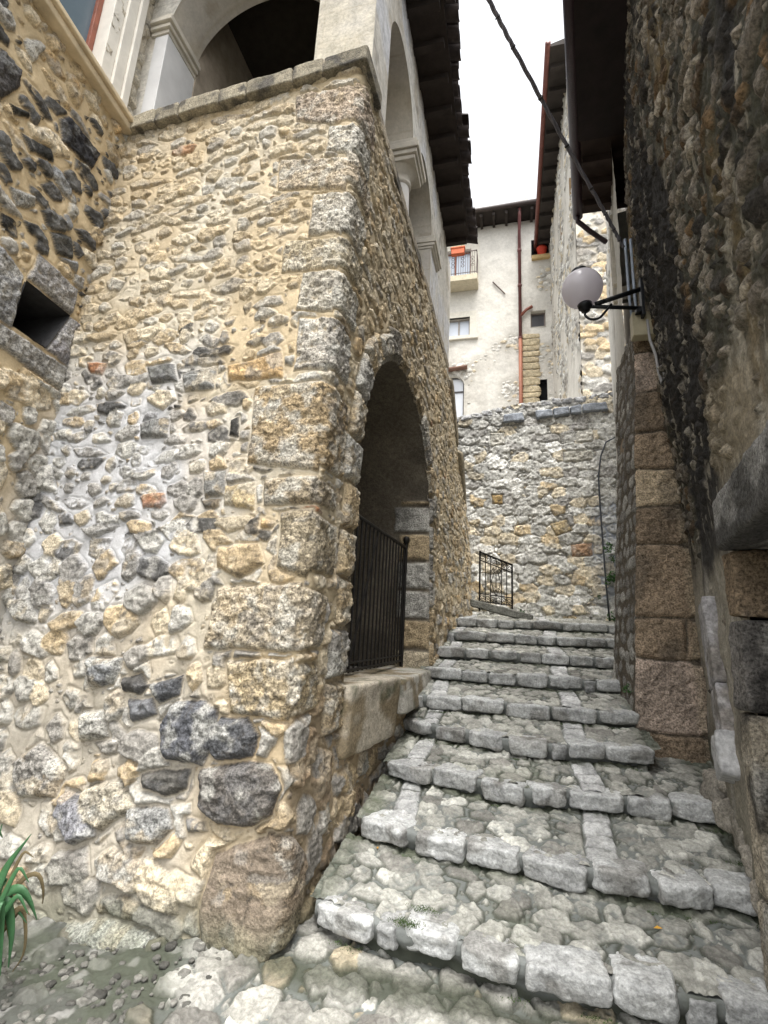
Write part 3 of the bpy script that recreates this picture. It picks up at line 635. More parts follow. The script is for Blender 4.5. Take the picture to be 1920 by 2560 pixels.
b.add([(fx_(2.4), 3.09-SL1-.03, SZ0), (fx_(2.6), 3.09-SL0-.15, SZ0), (fx_(2.8), 3.09-SL0, SZ1), (fx_(2.4), 3.09-SL1, SZ1), (-4.3, 3.09-SL1-.03, SZ0), (-4.3, 3.09-SL0-.15, SZ0), (-4.3, 3.09-SL0, SZ1), (-4.3, 3.09-SL1, SZ1)], [(0, 1, 5, 4), (1, 2, 6, 5), (2, 3, 7, 6), (3, 0, 4, 7), (4, 5, 6, 7)]); b.build('slit_opening', mat('slit_shade_black', (.035, .034, .035), .95, var=.4, scale=14, bump=.5), wing)  # sides and back coloured near black to stand for shade inside the slit
b = MB(); b.box((-4.4, 2.2, 3.3), (-4.302, 3.0, 4.2)); b.build('slit_back', mat('blackness', (.01, .01, .01), 1, bump=0), wing)
# sill moulding
b = MB()
for z0, z1, e in ((5.93, 6.0, .10), (6.0, 6.05, .13)):
    ya, yb = 3.0, .8
    b.hexa([(wx_(ya)-.1, ya, z0), (wx_(ya)+e, ya, z0), (wx_(yb)+e, yb, z0), (wx_(yb)-.1, yb, z0), (wx_(ya)-.1, ya, z1-.001), (wx_(ya)+e, ya, z1-.001), (wx_(yb)+e, yb, z1-.001), (wx_(yb)-.1, yb, z1-.001)])
b.build('sill_moulding', mat('yellowed_limestone', (.50, .41, .28), .85, var=.3, scale=5, bump=.2), wing, bevel=.01)
# window of the wing
win = MB(); fy0, fy1 = wy0, wy1
fr_m = mat('red_brown_wood', (.22, .07, .04), .55, var=.35, scale=10)
xg = float(wx_(2.2))-.16
for (ya, yb, za, zb) in ((2.535, 2.585, 6.06, 8.0), (1.55, 1.6, 6.06, 8.0), (2.10, 2.19, 6.06, 8.0), (1.6, 2.1, 6.06, 6.12), (2.19, 2.535, 6.06, 6.10)):
    win.box((xg-.03, ya, za), (xg+.03, yb, zb))
wf = win.build('window_frame', fr_m, wing, bevel=.005)
b = MB(); b.box((xg-.01, 1.6, 6.06), (xg-.002, 2.54, 8.0)); b.build('pane', mat('dark_window_glass', (.10, .135, .165), .25, var=.15, scale=2, bump=0, spec=.35), wf)
b = MB()
for (ya, yb, e, zb) in ((2.588, 2.70, .05, 7.62), (2.70, 2.80, .075, 7.62), (2.80, 2.87, .10, 7.62)):
    b.box((xg-.02, ya, 6.052), (float(wx_(2.7))+e, yb-.001, zb))
b.box((xg, 2.60, 7.621), (float(wx_(2.7))+.10, 2.93, 7.75)); b.box((xg, 2.60, 7.75), (float(wx_(2.7))+.16, 2.99, 7.88))
b.build('window_surround', mat('white_limestone', (.58, .55, .49), .8, var=.15, scale=4, bump=.12), wing, bevel=.006)
b = MB(); b.box((-8, -.2, -.2), (-4.45, 3.35, 8.3)); b.box((-4.45, 3.12, -.2), (-3.6, 3.4, 8.3)); b.build('body', dk, wing)
print('wing', time.time()-T0)

# =================================================================== STAIRS
def c7(l): return [(700+x/1.36, 1700+y/1.36) for x, y in l]
EDGE = {}
pix = {1: c7([(135, 745), (290, 800), (440, 850), (500, 850), (660, 900), (860, 960), (1130, 1010), (1235, 1040), (1490, 1090), (1659, 1110)]),
 2: c7([(300, 470), (410, 500), (530, 530), (650, 545), (830, 590), (1000, 630), (1140, 650), (1330, 690), (1500, 700), (1620, 720)]),
 3: c7([(385, 275), (480, 295), (590, 315), (730, 345), (850, 365), (980, 370), (1110, 385), (1240, 395), (1390, 410), (1530, 435)]),
 4: c7([(430, 125), (510, 145), (620, 165), (740, 190), (840, 205), (960, 215), (1060, 220), (1180, 230), (1265, 235)])}
for k, l in pix.items():
    a = np.array([at(*p, z=.2*k)[:2] for p in l]); EDGE[k] = (a[:, 0], a[:, 1])
EDGE[1] = (np.append(EDGE[1][0], 1.8), np.append(EDGE[1][1], 2.76))
for k, yk in ((5, 4.98), (6, 5.62), (7, 6.3), (8, 7.0), (9, 7.7)):
    x = np.linspace(-.95, 1.8, 9); EDGE[k] = (x, yk+.14*np.abs(x-.3)**1.5*.4+.03*vn(x*2, x*0, k))
XL = {1: -.99, 2: -.93, 3: -.92, 4: -.98, 5: -.95, 6: -.93, 7: -.88, 8: -.85, 9: -.8}
XR = {1: 1.62, 2: 1.27, 3: 1.42, 4: 1.05, 5: 1.06, 6: 1.24, 7: 1.40, 8: 1.52, 9: 1.65}
def ye(k, x): return np.interp(x, *EDGE[k]) if k in EDGE else np.full(np.shape(x), 8.9)
stairs = thing('stone_staircase', 'broad worn staircase of pale cobbled treads and rough block edges climbing the alley', 'staircase', (.1, 2.7, 0))
def cobble(X, Y_, seed, size=.13, sq=0.):
    wu = X+.012*fbm(X*12, Y_*12, 5+seed, 3); wv = Y_+.012*fbm(X*12+40, Y_*12, 15+seed, 3)
    s1, i1, t1 = layer(wu, wv, size*1.15, size, 500+seed, 1.22, .6, 6, .42, .36); s2, i2, t2 = layer(wu+.03, wv, size*.5, size*.45, 540+seed, .9, .5, 5)
    return s1, i1, t1, s2, i2
def tread(k, parent):
    x = np.arange(XL[k]-.06, XR[k]+ (.28 if k in (3,) else .08), .0085 if k < 4 else .012); k2 = k+1
    ny = int((.75 if k < 4 else .75)/(.0085 if k < 4 else .012)); s = np.linspace(0, 1, ny)
    X, S = np.meshgrid(x, s); ya = ye(k, X)+.03; yb = ye(k2, X)+.06 if k < 9 else np.full(X.shape, 10.6)
    if k == 3: yb = np.where(X > 1.0, 5.15, yb)
    Yt = ya+(yb-ya)*S; zb = .2*k+.085 if k < 9 else 1.97; Z = .2*k-.012+(zb-.2*k)*S
    s1, i1, t1, s2, i2 = cobble(X, Yt, k, .14)
    # the two rows of squared blocks that run up the flight
    cx = .52; m1 = np.abs(X-cx-.02*np.sin(Yt*5)); cell = (Yt+.03*k)/.155; fr = cell-np.floor(cell); sq1 = np.maximum(m1-.085, (np.abs(fr-.5)-.46)*.155)+.008*fbm(X*14, Yt*14, 3, 3)
    cl = -.72; m2 = np.abs(X-cl-.02*np.sin(Yt*4)); sq2 = np.maximum(m2-.075, (np.abs(fr-.5)-.45)*.155)+.008*fbm(X*14, Yt*14, 4, 3)
    sq = np.minimum(sq1, sq2)+(9 if k == 1 else 0); rid = _h(np.floor(cell), np.floor(X*2), 77)
    fm = (s2 < 0) & (s1 > .01); sd = np.where(fm, np.maximum(s2, .006-s1), s1); ids = [np.where(fm, c, a) for a, c in zip(i1, i2)]
    sd = np.maximum(sd, -(sq-.012)); isq = sq < sd; sd = np.where(isq, sq, sd)
    rgh = fbm(X*30, Yt*30, 33+k, 4)
    sunk = sst(.05, .5, fbm(X*1.9, Yt*1.9, 8+k, 3)+.15)     # where mortar covers the stones
    h, mk = relief(sd, .011+.008*ids[2], .012, t1*(~isq)*.5, rgh, rgh, .3, .001+.005*fbm(X*5, Yt*5, 36, 3)+.006*sunk*(~isq)+.002*rgh); h = h+.012*fbm(X*2.3, Yt*2.3, 40+k, 3)-.012
    P = np.stack([X, Yt, Z+h], -1)
    sc = pick(['lgray', 'lgray', 'lgray', 'gray', 'lgray', 'white', 'lgray'], ids[0])*np.array([.95, .97, .955])*(.66+.42*ids[4])[..., None]
    sc = np.where(isq[..., None], np.array([.48, .48, .47])*(.8+.4*rid)[..., None], sc)
    mo = np.tile(np.array([.17, .18, .168]), X.shape+(1,))*(1+.25*fbm(X*5, Yt*5, 60+k, 4))[..., None]
    c = mo*(1-mk[..., None])+veins(sc*(1+.22*fbm(X*18, Yt*18, 64, 3)+.15*rgh)[..., None], sc*.7, X, Yt, 164, .5, .0)*mk[..., None]
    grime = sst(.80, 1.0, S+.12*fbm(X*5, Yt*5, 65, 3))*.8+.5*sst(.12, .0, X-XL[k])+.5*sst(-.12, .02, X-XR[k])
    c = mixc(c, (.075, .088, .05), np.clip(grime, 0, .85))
    c = mixc(c, (.16, .18, .10), .35*sst(.2, .5, fbm(X*2.1, Yt*2.1, 68+k, 3))*(1-.6*mk))
    c = mixc(c, (.04, .045, .03), .85*sst(.013, .0, np.abs(sd-.001))*sst(-.4, .1, fbm(X*4, Yt*4, 69, 2)))   # dirt in the joints
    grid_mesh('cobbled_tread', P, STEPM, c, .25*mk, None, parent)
def edging(k, parent):
    r = Rocks(); x = XL[k]; i = 0; n = 16 if k < 4 else 12
    while x < XR[k]-.05:
        L_ = random.uniform(.24, .36) if k < 5 else random.uniform(.22, .42)
        if random.random() < .10: L_ *= .5
        if x+L_ > XR[k]-.14: L_ = XR[k]-x
        xm = x+L_/2; y0 = float(ye(k, xm)); sl_ = float(ye(k, xm+.1)-ye(k, xm-.1))/.2
        hgt = random.uniform(.105, .13); dep = random.uniform(.085, .12); small = L_ < .14
        c = np.array((.465, .47, .46))*random.uniform(.80, 1.12); 
        if small: c *= .65
        r.block((xm, y0+dep-.02+random.uniform(-.012, .012)+(.02 if small else 0), .2*k-hgt/2+random.uniform(-.008, .014)-(.02 if small else 0)), (L_/2-.006, dep, hgt/2), math.atan(sl_)+random.uniform(-.04, .04), n, random.uniform(6., 9.), .0085, c, .35, k*40+i, taper=.10, skew=.5, stain=[((.14, .13, .11), .6, 5, .15), ((.5, .5, .48), .45, 7, .2)])
        x += L_+random.uniform(.001, .014); i += 1
    r.build('edge_stones', STEPM, parent)
    # dark bedding behind and between the blocks
    xx = np.arange(XL[k]-.02, XR[k]-.01, .012); zz = np.arange(0, .30, .012); X, T_ = np.meshgrid(xx, zz)
    Z = np.minimum(.2*k-.205+T_, .2*k-.014)+.007*fbm(X*9, T_*4, k+3, 3); ov = np.maximum(T_-.18, 0)
    P = np.stack([X, ye(k, X)+.018+.016*fbm(X*12, T_*12, k, 3)+ov+.055*sst(.15, .06, T_), Z], -1)
    c = np.tile(np.array([.19, .20, .19]), X.shape+(1,)); c = mixc(c, (.05, .055, .038), .9*sst(.15, .5, .5*fbm(X*4, T_*6, k+5, 3)+.7*sst(.12, .02, T_)))
    grid_mesh('bedding', P, STEPM, c, None, None, parent)
for k in range(1, 10):
    e = bpy.data.objects.new('step' if k < 9 else 'landing', None); C.objects.link(e); e.parent = stairs; e.location = (-stairs.location[0]+.1, float(ye(k, .1))-2.7, .2*k)
    e.location = (0, float(ye(k, .1))-2.7, .2*k)
    tread(k, e); edging(k, e)
print('stairs', time.time()-T0)

# ---- ground: one sheet, fine where the camera sees it
gx = np.concatenate([np.linspace(-60, -6, 8)[:-1], np.linspace(-6, -3.6, 12)[:-1], np.arange(-3.6, 1.6, .0085), np.linspace(1.62, 60, 9)])
gy_ = np.concatenate([np.linspace(-60, -3, 8)[:-1], np.linspace(-3, 1.75, 30)[:-1], np.arange(1.75, 3.6, .0085), np.linspace(3.62, 60, 12)])
X, Yg = np.meshgrid(gx, gy_)
Z = np.clip(.02+.06*(Yg-2.6), -.25, .08)-sst(3.3, 4.5, Yg)*.4
Z = Z-.03*sst(-1.35, -2.2, X)
s1, i1, t1, s2, i2 = cobble(X, Yg, 50, .19)
fm = (s2 < 0) & (s1 > .01); sd = np.where(fm, np.maximum(s2, .006-s1), s1); ids = [np.where(fm, c, a) for a, c in zip(i1, i2)]
rgh = fbm(X*30, Yg*30, 33, 4); paved = sst(-1.55, -1.3, X+.25*(Yg-2.3)+.08*fbm(X*4, Yg*4, 9, 3))
sd = sd+.06*(1-paved)*sst(-.5, .3, fbm(X*3, Yg*3, 4, 3)); t = np.clip(-sd/.024, 0, 1)
hr, mk = relief(sd, .012+.01*ids[2], .012, t1*.5, rgh, rgh, .3, .001+.006*fbm(X*5, Yg*5, 36, 3)+.002*rgh)
hm = (hr-.01+.016*fbm(X*2.1, Yg*2.1, 41, 3)+(1-paved)*(.016*fbm(X*13, Yg*13, 42, 4)+.006*ridge(X*40, Yg*40, 43, 2)))*(np.abs(X) < 4)*(Yg > 1.5)
sc = pick(['lgray', 'cream', 'lgray', 'white', 'lgray', 'gray'], ids[0])*np.array([.96, .97, .96])*(.56+.42*ids[4])[..., None]
mo = np.tile(np.array([.16, .17, .158]), X.shape+(1,))*(1+.25*fbm(X*5, Yg*5, 60, 4))[..., None]
mo = mixc(mo, (.07, .072, .062), (1-paved)*.9); mo = mixc(mo, (.28, .275, .26), (1-paved)*.7*sst(.25, .5, fbm(X*11, Yg*16, 45, 3))); mo = mixc(mo, (.05, .062, .033), (1-paved)*.45*sst(.0, .4, fbm(X*3.5, Yg*3.5, 62, 4)))
mk = mk*(.18+.82*paved); c = mo*(1-mk[..., None])+sc*(1+.22*fbm(X*18, Yg*18, 64, 3)+.15*rgh)[..., None]*mk[..., None]
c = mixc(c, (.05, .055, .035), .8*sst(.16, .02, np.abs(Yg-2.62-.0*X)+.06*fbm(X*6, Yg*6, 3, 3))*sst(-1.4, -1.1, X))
c = mixc(c, (.04, .045, .03), .85*sst(.013, .0, np.abs(sd-.001))*sst(-.4, .1, fbm(X*4, Yg*4, 69, 2)))
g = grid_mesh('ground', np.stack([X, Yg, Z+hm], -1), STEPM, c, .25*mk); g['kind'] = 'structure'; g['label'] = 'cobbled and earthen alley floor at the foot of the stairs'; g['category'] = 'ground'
print('ground', time.time()-T0)

# =================================================================== IRON GATE
iron = mat('black_iron', (.02, .018, .016), .55, .6, var=.3, scale=20, bump=.2)
gate = thing('iron_gate', 'tall black iron bar gate closing the dark archway', 'gate', (-1.27, 4.6, 1.18))
gx_ = lambda y: -1.34+.045*(y-3.4)
b = MB(); yA, yB = AY-AR+.03, AY+AR-.06
for k in range(20):
    y = yA+.06+(yB-yA-.12)*k/19; MB().tube([(gx_(y), y, 1.22), (gx_(y), y, 2.55)], .0095, 6).build('bar', iron, gate)
for z, rr in ((1.24, .014), (2.55, .018), (1.30, .009)): MB().tube([(gx_(yA), yA, z), (gx_(yB), yB, z)], rr, 8).build('rail', iron, gate)
b = MB(); b.tube([(gx_(yB)+.01, yB, 1.16), (gx_(yB)+.01, yB, 2.60)], .02, 8); b.build('post', iron, gate)
b = MB(); b.lathe([(.002, 2.69), (.028, 2.68), (.04, 2.655), (.04, 2.63), (.028, 2.605), (.012, 2.60)], (gx_(yB)+.01, yB, 0), n=16); b.build('finial', iron, gate, smooth=True)
b = MB(); b.tube([(gx_(4.1), 4.1, 1.24), (gx_(4.75), 4.75, 2.54)], .011, 6); b.build('brace', iron, gate)

# =================================================================== IRON RAILING at the top
rail = thing('scroll_railing', 'low black wrought iron railing with scrollwork at the stair head', 'railing', (-.3, 9.0, 1.9))
A_ = at(1200, 1380, y=8.9); B_ = at(1280, 1412, y=9.15); bz0, bz1 = 2.1, 2.06
pa = np.array([A_[0], A_[1]]); pb = np.array([B_[0], B_[1]]); hA, hB = A_[2], B_[2]
def rp(s, z): q = pa+(pb-pa)*s; return (q[0], q[1], z)
ztop = lambda s: hA+(hB-hA)*s; zbot = lambda s: bz0+(bz1-bz0)*s-.04
for za, zb, rr in ((ztop(0), ztop(1), .016), (zbot(0)+.07, zbot(1)+.07, .011), (zbot(0)+.2, zbot(1)+.2, .010), (ztop(0)-.14, ztop(1)-.14, .010)): MB().tube([rp(0, za), rp(1, zb)], rr).build('rail', iron, rail)
for s in (0, 1): MB().tube([rp(s, zbot(s)-.1), rp(s, ztop(s)+.02)], .016, 8).build('post', iron, rail)
for s in (.17, .33, .5, .67, .83): MB().tube([rp(s, zbot(s)+.05), rp(s, ztop(s)-.01)], .009, 6).build('baluster', iron, rail)
b = MB()
def scroll(b, s, z, R_, d=1, turns=1.6, ph=0):
    W = np.linalg.norm(pb-pa); pts = []
    for i in range(26):
        t_ = i/25; a = ph+d*turns*2*math.pi*t_; rr = R_*(1-.8*t_); pts.append(rp(s+rr*math.cos(a)/W, z+rr*math.sin(a)))
    b.tube(pts, .006, 5)
for s in (.085, .25, .42, .58, .75, .915):
    scroll(b, s, ztop(s)-.07, .055); scroll(b, s, zbot(s)+.135, .055, -1)
for d in (1, -1):
    zc = (ztop(.5)+zbot(.5))/2+.03
    scroll(b, .5+d*.10, zc-.17, .05, d, 1.5, math.pi/2); scroll(b, .5+d*.10, zc+.17, .045, -d, 1.5, -math.pi/2)
    W = np.linalg.norm(pb-pa)
    b.tube([rp(.5+d*x_/W, zc+z_) for x_, z_ in ((.01, -.26), (.05, -.15), (.09, -.02), (.05, .10), (.02, .17), (.05, .23), (.08, .19))], .007, 6)
b.build('scrollwork', iron, rail)
r = Rocks()
r.block((pa[0]+.36, 8.98, 1.985), (.52, .17, .06), 0, 18, 14, .010, (.17, .17, .15), .5, 5, M3=[[.975, 0, .22], [0, 1, 0], [-.22, 0, .975]], skew=.3)
tag(r.build('curb_stone', STEPM), 'mossy stone curb under the scrollwork railing at the stair head', 'curb')

# =================================================================== RETAINING WALL behind the stair head
rw = thing('retaining_wall', 'grey rubble retaining wall topped with slate slabs at the head of the stairs', 'wall', (.5, 10.5, 1.9))
ux = np.arange(-1.5, 2.45, .016); vz = np.arange(1.7, 6.75, .016); U, V = np.meshgrid(ux, vz)
topz = np.interp(ux, [-1.5, -.6, .2, 2.45], [6.2, 6.38, 6.52, 6.68])+.03*vn(ux*3, ux*0, 4)
wu = U+.02*fbm(U*6, V*6, 5, 3); wv = V+.02*fbm(U*6+40, V*6, 15, 3)
s1, i1, t1 = layer(wu, wv, .33, .20, 701, 1.42, .25, 6, .45, .35); s2, i2, t2 = layer(wu+.04, wv, .12, .085, 702, .9, .4, 5)
fm = (s2 < 0) & (s1 > .012); sd = np.where(fm, np.maximum(s2, .008-s1), s1); ids = [np.where(fm, c, a) for a, c in zip(i1, i2)]
exr = [([at(px, py, y=10.5)[[0, 2]] for px, py in pl], c) for pl, c in (([(1440, 1078), (1480, 1074), (1482, 1103), (1442, 1106)], (.55, .53, .47)), ([(1225, 1083), (1262, 1083), (1262, 1112), (1226, 1115)], (.52, .50, .44)), ([(1231, 1238), (1255, 1238), (1257, 1260), (1232, 1260)], (.46, .32, .14)),
 ([(1428, 1361), (1480, 1358), (1482, 1388), (1430, 1390)], (.42, .27, .17)), ([(1408, 1130), (1480, 1125), (1480, 1150), (1410, 1155)], (.48, .46, .40)), ([(1375, 1310), (1415, 1300), (1430, 1325), (1390, 1340)], (.43, .34, .2)))]
exd = np.full(U.shape, 9.); exc = np.zeros(U.shape+(3,))
for pl, c in exr:
    d = poly_sdf(wu, wv, pl); m = d < exd; exd = np.where(m, d, exd); exc = np.where(m[..., None], np.array(c), exc)
sd = np.maximum(sd, -(exd-.015)); isx = exd < sd; sd = np.where(isx, exd, sd)
rgh = fbm(U*20, V*20, 33, 4); t = np.clip(-sd/.03, 0, 1)
warm = sst(5.0, 3.2, V+.5*fbm(U, V, 3, 2))
cA = pick(['lgray', 'white', 'lgray', 'gray', 'lgray', 'lgray', 'cream'], ids[0]); cB = pick(['cream', 'lgray', 'cream', 'white', 'lgray', 'tan', 'lgray', 'white'], ids[0])
sc = np.where((ids[1] < warm)[..., None], cB, cA)*(1.10+.36*ids[4])[..., None]*np.array([.98, 1.0, 1.03]); sc = np.where(isx[..., None], exc, sc)
mo = np.tile(np.array([.31, .305, .285]), U.shape+(1,)); mo = mixc(mo, (.36, .335, .275), warm*.6)
bl = sst(1.45, 1.75, U+.12*fbm(U*2, V*2, 8, 3))*sst(2.0, 2.4, V)*sst(4.6, 4.2, V); mo = mixc(mo, (.27, .31, .38), bl*.7)
h, mk = relief(sd, .024+.018*ids[2], .018, t1*(~isx)*.8, rgh*1.6, rgh, .5, -.004+.010*fbm(U*5, V*5, 36, 3)+.022*bl); h = h+.03*fbm(U*1.2, V*1.2, 31, 3); mk = mk*(1-.4*bl); c = mo*(1+.2*fbm(U*8, V*8, 3, 3))[..., None]*(1-mk[..., None])+veins(sc*(1+.25*fbm(U*12, V*12, 6, 3))[..., None], np.array(PAL['lgray']), U*.7, V*.7, 9, .4)*mk[..., None]
c = mixc(c, (.08, .08, .072), .35*sst(.05, .5, fbm(U*1.1+.3*V, V*1.1, 12, 4)-.2+.6*sst(.3, -.9, U)*sst(4.2, 5.2, V)))
grid_mesh('rubble_face', np.stack([U, 10.5-h, V], -1), FAR, c, .4*mk, V < topz[None, :], rw)
b = MB(); b.box((-1.5, 10.56, 1.5), (2.45, 10.9, 6.18)); b.build('core', mat('wall_core', (.25, .24, .22), .95), rw)
r = Rocks()
sl0 = [(1258, 1310, 1), (1340, 1380, 1), (1382, 1425, 1), (1425, 1452, 1), (1453, 1520, 1)]
for i, (xa, xb2, _) in enumerate(sl0):
    zA = 1058-.128*(xa-1258)-10; pA = at(xa, zA, y=10.5); pB = at(xb2, 1058-.128*(xb2-1258)-10, y=10.5); L_ = pB[0]-pA[0]; an_ = math.atan2(pB[2]-pA[2], L_)
    r.block(((pA[0]+pB[0])/2, 10.62, (pA[2]+pB[2])/2-.03), (L_/2, .24, .09), 0, 12, 12, .008, (.25, .27, .30), .3, 90+i, M3=[[math.cos(an_), 0, -math.sin(an_)], [0, 1, 0], [math.sin(an_), 0, math.cos(an_)]])
r.build('slate_coping', STEPM, rw)
r = Rocks()
for i in range(16):
    x = -1.2+i*.24; z = float(np.interp(x, ux, topz)); r.block((x, 10.66, z-.06), (.13, .2, .075), random.uniform(-.2, .2), 10, 5, .015, (.27+.08*random.random(),)*3, .5, 130+i)
r.build('top_stones', FAR, rw)
cab = MB(); pts = [at(px, py, y=10.40) for px, py in ((1545, 1090), (1515, 1105), (1502, 1140), (1496, 1190), (1500, 1260), (1506, 1340), (1512, 1420), (1518, 1490), (1524, 1553))]
cab.tube(pts, .016, 8); tag(cab.build('hose', mat('dark_rubber', (.05, .055, .065), .6), smooth=True), 'thin dark hose hanging down the right end of the retaining wall', 'hose')

# upper street behind the retaining wall
b = MB(); b.hexa([(-7, 10.85, 5.0), (6, 10.85, 5.0), (6, 40, 11.0), (-7, 40, 11.0), (-7, 10.85, 5.5), (6, 10.85, 5.5), (6, 40, 11.5), (-7, 40, 11.5)]); o = b.build('upper_street', mat('street_stone', (.30, .29, .27), .95)); o['kind'] = 'structure'; o['label'] = 'upper street above the retaining wall'; o['category'] = 'street'

# =================================================================== DARK HOUSE (right, near)
dh = thing('dark_house', 'dark soot stained stone house with deep black eaves and a low doorway at right', 'house', (1.3, 3.0, 0))
def lean(z): 
    w_ = np.clip((5.8-z)/3.8, 0, 1); return w_
def xb(y, z):
    w_ = lean(z); return (.44+.23*y)*w_+(.5+.16*y)*(1-w_)+1.5*np.maximum(1.22-y, 0)
f_dark = lambda P: P[:, 0]-xb(P[:, 1], P[:, 2])
def dark_uv(px, py): p = hit(px*FV, py*FV, f_dark, .8, 9); return (p[1], p[2])
uy = np.concatenate([np.linspace(-1.2, 1.0, 60)[:-1], np.arange(1.0, 5.42, .0105)]); vz = np.arange(-.2, 7.55, .0125); U, V = np.meshgrid(uy, vz)
D0, D1, DZ0, DZ1 = 1.62, 2.70, -.2, 2.06
P0 = np.stack([xb(U, V), U, V], -1); N0 = normals(P0)
if N0[50, 60, 0] > 0: N0 = -N0
wu = U+.02*fbm(U*8, V*8, 5, 3); wv = V+.02*fbm(U*8+40, V*8, 15, 3)
s1, i1, t1 = layer(wu, wv, .22, .12, 801, 1.0, .4, 5, .5, .75); s2, i2, t2 = layer(wu, wv, .09, .06, 802, .9, .5, 5)
fm = (s2 < 0) & (s1 > .012); sd = np.where(fm, np.maximum(s2, .008-s1), s1); ids = [np.where(fm, c_, a) for a, c_ in zip(i1, i2)]
plast = sst(2.9, 2.3, V+.5*fbm(U*1.5, V*1.5, 7, 3)); plast = np.maximum(plast, sst(.42, .62, fbm(U*1.4, V*.6, 17, 3)+.3)*.6)
sd = sd+.03*plast
rgh = fbm(U*24, V*24, 33, 4); rdg = ridge(U*15, V*15, 35, 3); h, mk = relief(sd, .016+.018*ids[2], .02, t1*.6, rgh, rdg, .9, .012+.012*fbm(U*5, V*5, 36, 4)+.005*rgh+.003*rdg, 1.15); h = h+.045*fbm(U*1.6, V*1.6, 31, 4)
sc = pick(['gray', 'gray', 'dbrown', 'brown', 'gray', 'dark', 'lgray', 'dark'], ids[0])*np.array([.98, .90, .80])*(.40+.62*ids[4])[..., None]
mo = np.tile(np.array([.062, .061, .045]), U.shape+(1,)); mo = mixc(mo, mixc(np.tile(np.array([.19, .165, .125]), U.shape+(1,)), (.36, .33, .27), sst(2.6, 1.9, V)*.8), plast*.85)
mo = mixc(mo, (.30, .21, .095), .7*sst(.34, .6, fbm(U*1.7, V*.5, 51, 3)))
c = mo*(1+.3*fbm(U*9, V*9, 3, 3))[..., None]*(1-mk[..., None])+sc*(1+.3*fbm(U*14, V*14, 6, 3))[..., None]*mk[..., None]
# black soot / damp streaks running down
stk = sst(.02, .38, fbm(U*2.0, V*.42, 12, 4)+.25*fbm(U*7, V*1.3, 14, 3))
sline = poly_sdf(U+.05*fbm(U*5, V*5, 2, 3), V, [dark_uv(*p) for p in ((1425, 380), (1470, 560), (1545, 860), (1560, 1150), (1535, 1230), (1500, 1060), (1440, 860), (1415, 640))])
stk = np.clip(stk*.85*sst(1.6, 2.6, V)+stk*.4+.95*sst(.12, -.03, sline+.05*fbm(U*6, V*6, 19, 3)), 0, .95)
c = mixc(c, (.028, .026, .025), stk)
fleck = sst(.24, .55, fbm(U*16, V*5, 88, 4)+.35*fbm(U*3, V*1.2, 89, 2)); c = mixc(c, (.36, .33, .27), .7*fleck*sst(1.2, 2.0, V))
tan_p = poly_sdf(U+.05*fbm(U*5, V*5, 2, 3), V, [dark_uv(*p) for p in ((1530, 860), (1610, 780), (1640, 950), (1560, 1030), (1545, 1000))]); c = mixc(c, (.27, .23, .165), .75*sst(.06, -.04, tan_p))
c = mixc(c, (.40, .38, .345), .5*sst(.28, .5, fbm(U*9, V*3, 22, 4))*sst(2.6, 1.6, V))     # lime wash remains
c = mixc(c, (.06, .07, .04), .6*sst(.7, .3, V-.2*(U-3)))
keep = ~((U > D0) & (U < D1) & (V < DZ1))
grid_mesh('soot_stained_wall', P0+N0*h[..., None], STONE, c, .4*mk+.3, keep, dh, False)
b = MB()
def quadx(b, pts): b.add(pts, [tuple(range(len(pts)))])
xr = lambda y, z: float(xb(y, z))
jm = mat('brown_jamb_stone', (.22, .165, .105), .9, var=.4, scale=9, bump=.5)
r = Rocks()
for i, (z0, z1, cc_) in enumerate(((-.1, .55, (.32, .285, .225)), (.56, 1.30, (.34, .30, .235)), (1.31, 1.72, (.15, .14, .13)), (1.73, 2.05, (.24, .18, .12)))):
    zz = (z0+z1)/2; r.block((xr(D1, zz)+.22, D1+.06, zz), (.26, .07, (z1-z0)/2-.003), 0, 26, 24, .006, cc_, .9, 217+i, skew=.15, stain=[((.03, .028, .026), .9, 3, .0), ((.36, .35, .32), .6, 5, .3)])
r.build('door_jamb', STONE, dh)
r = Rocks()
xm = xr(2.25, 2.2); angw = math.atan(.19)
r.block((xm+.12, 2.14, 2.18), (.20, .66, .125), -angw, 28, 18, .006, (.26, .255, .245), .85, 11, skew=.3, stain=[((.05, .048, .046), .85, 3, .0), ((.33, .325, .31), .7, 5, .25)])
r.build('door_lintel', STONE, dh)
b = MB(); b.box((xr(2.2, 1)+.42, D0-.2, -.2), (xr(2.2, 1)+.5, D1+.1, 2.2)); b.build('door', mat('dark_door_wood', (.035, .026, .02), .8, var=.4, scale=14), dh)
# buttress
PXL = lambda z: np.interp(z, [0, .74, 1.75, 2.7, 4.13, 5], [1.0, 1.03, 1.08, 1.14, 1.215, 1.24])
up = np.arange(-.95, .75, .0105); vp = np.arange(.35, 4.95, .0105); U, V = np.meshgrid(up, vp)
def pos_B(u, v):
    acc = 0
    for d in np.linspace(-.05, .05, 5):
        uu = u+d; acc = acc+np.stack([PXL(v)+np.maximum(uu, 0), 5.0+np.maximum(-uu, 0)+0*v, v], -1)
    return acc/5
P0 = pos_B(U, V); N0 = normals(P0)
if N0[100, -5, 1] > 0: N0 = -N0
jy = [1827, 1646, 1542, 1361, 1268, 1173, 1081, 977, 880]
jz = [.25]+[float(at(1600, q, y=5)[2]) for q in jy]+[5.2]
jz = np.array(jz); wob = .02*fbm(U*4, V*4, 3, 3); bi = np.clip(np.searchsorted(jz, V+wob)-1, 0, len(jz)-2)
dj = np.minimum(V+wob-jz[bi], jz[bi+1]-V-wob); xj = .38+.3*_h(bi, bi*0, 2); has = _h(bi, bi*0, 8) < .45
